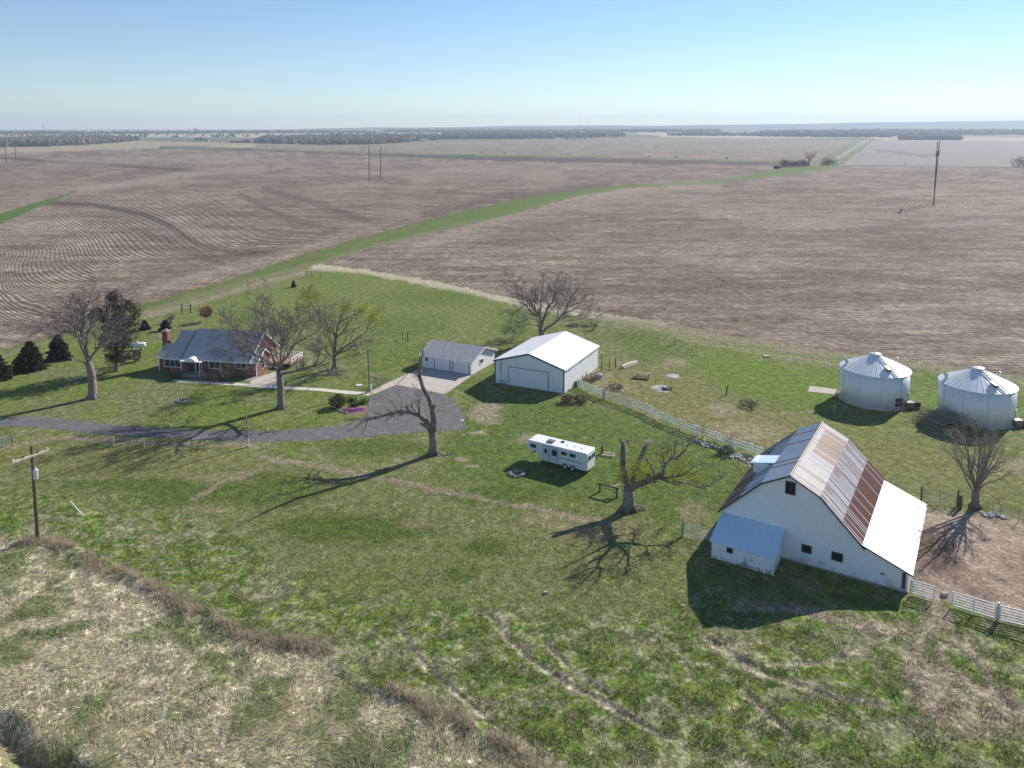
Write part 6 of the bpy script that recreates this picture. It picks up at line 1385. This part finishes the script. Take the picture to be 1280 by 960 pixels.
    for l, p, h, c in (('green dark tree just right of white distant farmhouse', (543, 176), 13, dk), ('dark evergreen cluster tree left of tan silo farm, leftmost', (246, 177), 11, dk), ('dark evergreen cluster tree of tan silo farm, middle', (251, 177), 13, dk), ('dark evergreen cluster tree of tan silo farm, rightmost', (256, 176.6), 10, dk),
                       ('dark roadside tree above brown farm, first from left', (279, 171), 10, dk), ('dark roadside tree above brown farm, second from left', (290, 171), 14, dk), ('dark roadside tree above brown farm, third from left', (304, 170.8), 9, dk), ('dark roadside tree above brown farm, last of four', (310, 170.8), 10, dk),
                       ('dark tree right of white far left house, first', (176, 172), 15, dk), ('olive tree right of white far left house, second', (182, 172), 16, ol), ('skyline tree above white house at upper left', (245, 166), 22, dk),
                       ('large olive tree rising above the shelterbelt', (1150, 174), 22, ol), ('olive tree rising above shelterbelt, right of the large one', (1159, 174), 18, ol), ('small dark tree left of hilltop white farmhouse', (690, 174), 10, dk), ('small dark tree right of hilltop white farmhouse, first', (724, 174), 9, dk), ('small dark tree right of hilltop white farmhouse, second', (731, 174), 8, dk), ('small dark tree right of hilltop white farmhouse, third', (739, 173.5), 9, dk)): lone(l, p, h, c)
woods()
M['far_white'] = mat('distant_white_wall', (.78, .78, .76), .7, .05, .1); M['far_brown'] = mat('distant_brown_wall', (.2, .1, .075), .8, .1, .1); M['far_roof'] = mat('distant_dark_roof', (.1, .085, .08), .8, .1, .1); M['far_tan'] = mat('distant_tan_wall', (.5, .42, .34), .8, .1, .1); M['far_blue'] = mat('distant_blue_wall', (.42, .5, .58), .7, .1, .1)
def farm(label, px, w, d, h, wall, roof, name='farmhouse', rz=0, cat='house'):
    g = PT(*px); r = thing(name, label, cat, (g.x, g.y, g.z - .4), rad(rz)); e = h * .62
    MB().prism_x([(0, 0), (d, 0), (d, e), (d / 2, h), (0, e)], -w / 2, w / 2).build('wall', M[wall], r)
    m = MB(); m.slab([(-w / 2 - .5, -.6, e - .25), (w / 2 + .5, -.6, e - .25), (w / 2 + .5, d / 2, h + .25), (-w / 2 - .5, d / 2, h + .25)], .3); m.slab([(-w / 2 - .5, d / 2, h + .25), (w / 2 + .5, d / 2, h + .25), (w / 2 + .5, d + .6, e - .25), (-w / 2 - .5, d + .6, e - .25)], .3); m.build('roof', M[roof], r)
    for k in (-.28, .05, .3):
        m = MB(); m.box(w * k, w * k + w * .09, -.06, .05, e * .35, e * .75); m.build('window', M['glass'], r)
farm('white distant farmhouse right of left power tower', (530, 177), 17, 9, 8, 'far_white', 'far_white')
farm('brown shed beside the white distant farmhouse', (521, 176.8), 8, 7, 5, 'far_brown', 'far_brown', 'farm_shed', 0, 'shed')
farm('long dark roofed brown barn left of centre distance', (296, 178.6), 34, 12, 6, 'far_brown', 'far_roof', 'distant_barn', 3, 'barn')
farm('reddish brown farmhouse beside the long dark barn', (308, 178.6), 19, 11, 9, 'far_brown', 'far_brown', 'farmhouse', -6)
farm('tan leaning silo shed right of dark evergreen cluster', (259, 177.5), 7, 7, 9, 'far_tan', 'far_tan', 'farm_shed', 0, 'shed')
farm('white house on hilltop at upper left skyline', (242, 166.2), 32, 16, 12, 'far_white', 'far_white')
farm('small white house among trees at far left', (169, 172.5), 12, 9, 8, 'far_white', 'far_roof')
farm('tiny white house on the skyline at far left', (107, 167), 18, 12, 13, 'far_white', 'far_white')
farm('white farmhouse on the field crest below mast pair', (709, 174.5), 14, 8, 7, 'far_white', 'far_roof')
farm('blue grey shed right of crest white farmhouse', (717, 174.5), 12, 9, 9, 'far_blue', 'far_blue', 'farm_shed', 0, 'shed')
farm('tiny white barn speck under the mast pair', (728, 167), 22, 14, 12, 'far_white', 'far_white', 'distant_barn', 0, 'barn')
def mast(label, px, topy):
    g = PT(*px); r = thing('radio_mast', label, 'radio mast', g); h = AT(px[0], topy, g.y).z - g.z
    m = MB(); m.tube([(0, 0, 0), (0, 0, h)], [.7, .4], 6); m.build('lattice', M['galv_dark'], r); m = MB(); m.tube([(0, 0, h), (0, 0, h + 3)], .2, 5); m.build('antenna', M['red'], r)
mast('thin radio mast on skyline, left one of the pair', (723.5, 166), 144); mast('thin radio mast on skyline, right one of the pair', (735, 166), 145)
def water_tower():
    g = PT(55, 166); r = thing('water_tower', 'tiny water tower on the far left skyline', 'water tower', g); h = AT(55, 157.5, g.y).z - g.z; R = h * .17
    m = MB(); m.tube([(0, 0, 0), (0, 0, h - R)], [R * .35, R * .25], 10); m.build('stem', M['galv'], r)
    m = MB(); m.tube([(0, 0, h - R), (0, 0, h - R * .6), (0, 0, h), (0, 0, h + R * .5), (0, 0, h + R * .7)], [R * .3, R * .9, R, R * .7, R * .1], 14); m.build('tank', M['galv'], r, True)
water_tower()

# ------------------------------------------------------------------ air, sun and sky
def haze():
    m = bpy.data.materials.new('haze_air'); m.use_nodes = True; nt = m.node_tree; nt.nodes.clear()
    o = nt.nodes.new('ShaderNodeOutputMaterial'); v = nt.nodes.new('ShaderNodeVolumePrincipled'); v.inputs['Density'].default_value = HAZE; v.inputs['Color'].default_value = (.72, .85, 1, 1); v.inputs['Anisotropy'].default_value = .2
    nt.links.new(v.outputs[0], o.inputs['Volume'])
    b = MB(); b.box(-14000, 14000, -200, 9700, -3.5, 175); ob = b.build('haze', m); tag(ob, kind='stuff')
HAZE = 1.4e-4
haze()
AZ, EL = math.atan2(.70, .715), rad(30.5)
sd = Vector((math.cos(AZ) * math.cos(EL), math.sin(AZ) * math.cos(EL), math.sin(EL)))
sl = bpy.data.lights.new('sun', 'SUN'); sl.energy = 4.2; sl.angle = rad(.53); sl.color = (1, .94, .86)
so = bpy.data.objects.new('sun', sl); COL.objects.link(so); so.rotation_euler = sd.to_track_quat('Z', 'Y').to_euler(); so.location = (0, 0, 60)
wd = bpy.data.worlds.new('World'); scn.world = wd; wd.use_nodes = True; nt = wd.node_tree
sk = nt.nodes.new('ShaderNodeTexSky'); sk.sky_type = 'NISHITA'; sk.sun_disc = False; sk.sun_elevation = EL; sk.sun_rotation = math.pi / 2 - AZ
sk.air_density = 1.3; sk.dust_density = 0.0; sk.ozone_density = 4.2; sk.altitude = 2800
nt.links.new(sk.outputs[0], nt.nodes['Background'].inputs[0]); nt.nodes['Background'].inputs[1].default_value = .082
scn.view_settings.view_transform = 'Standard'; scn.view_settings.look = 'None'; scn.view_settings.exposure = 0.66; scn.view_settings.gamma = 1
scn.render.engine = 'CYCLES'
scn.cycles.max_bounces = 5; scn.cycles.diffuse_bounces = 2; scn.cycles.glossy_bounces = 2; scn.cycles.volume_bounces = 0; scn.cycles.transparent_max_bounces = 6
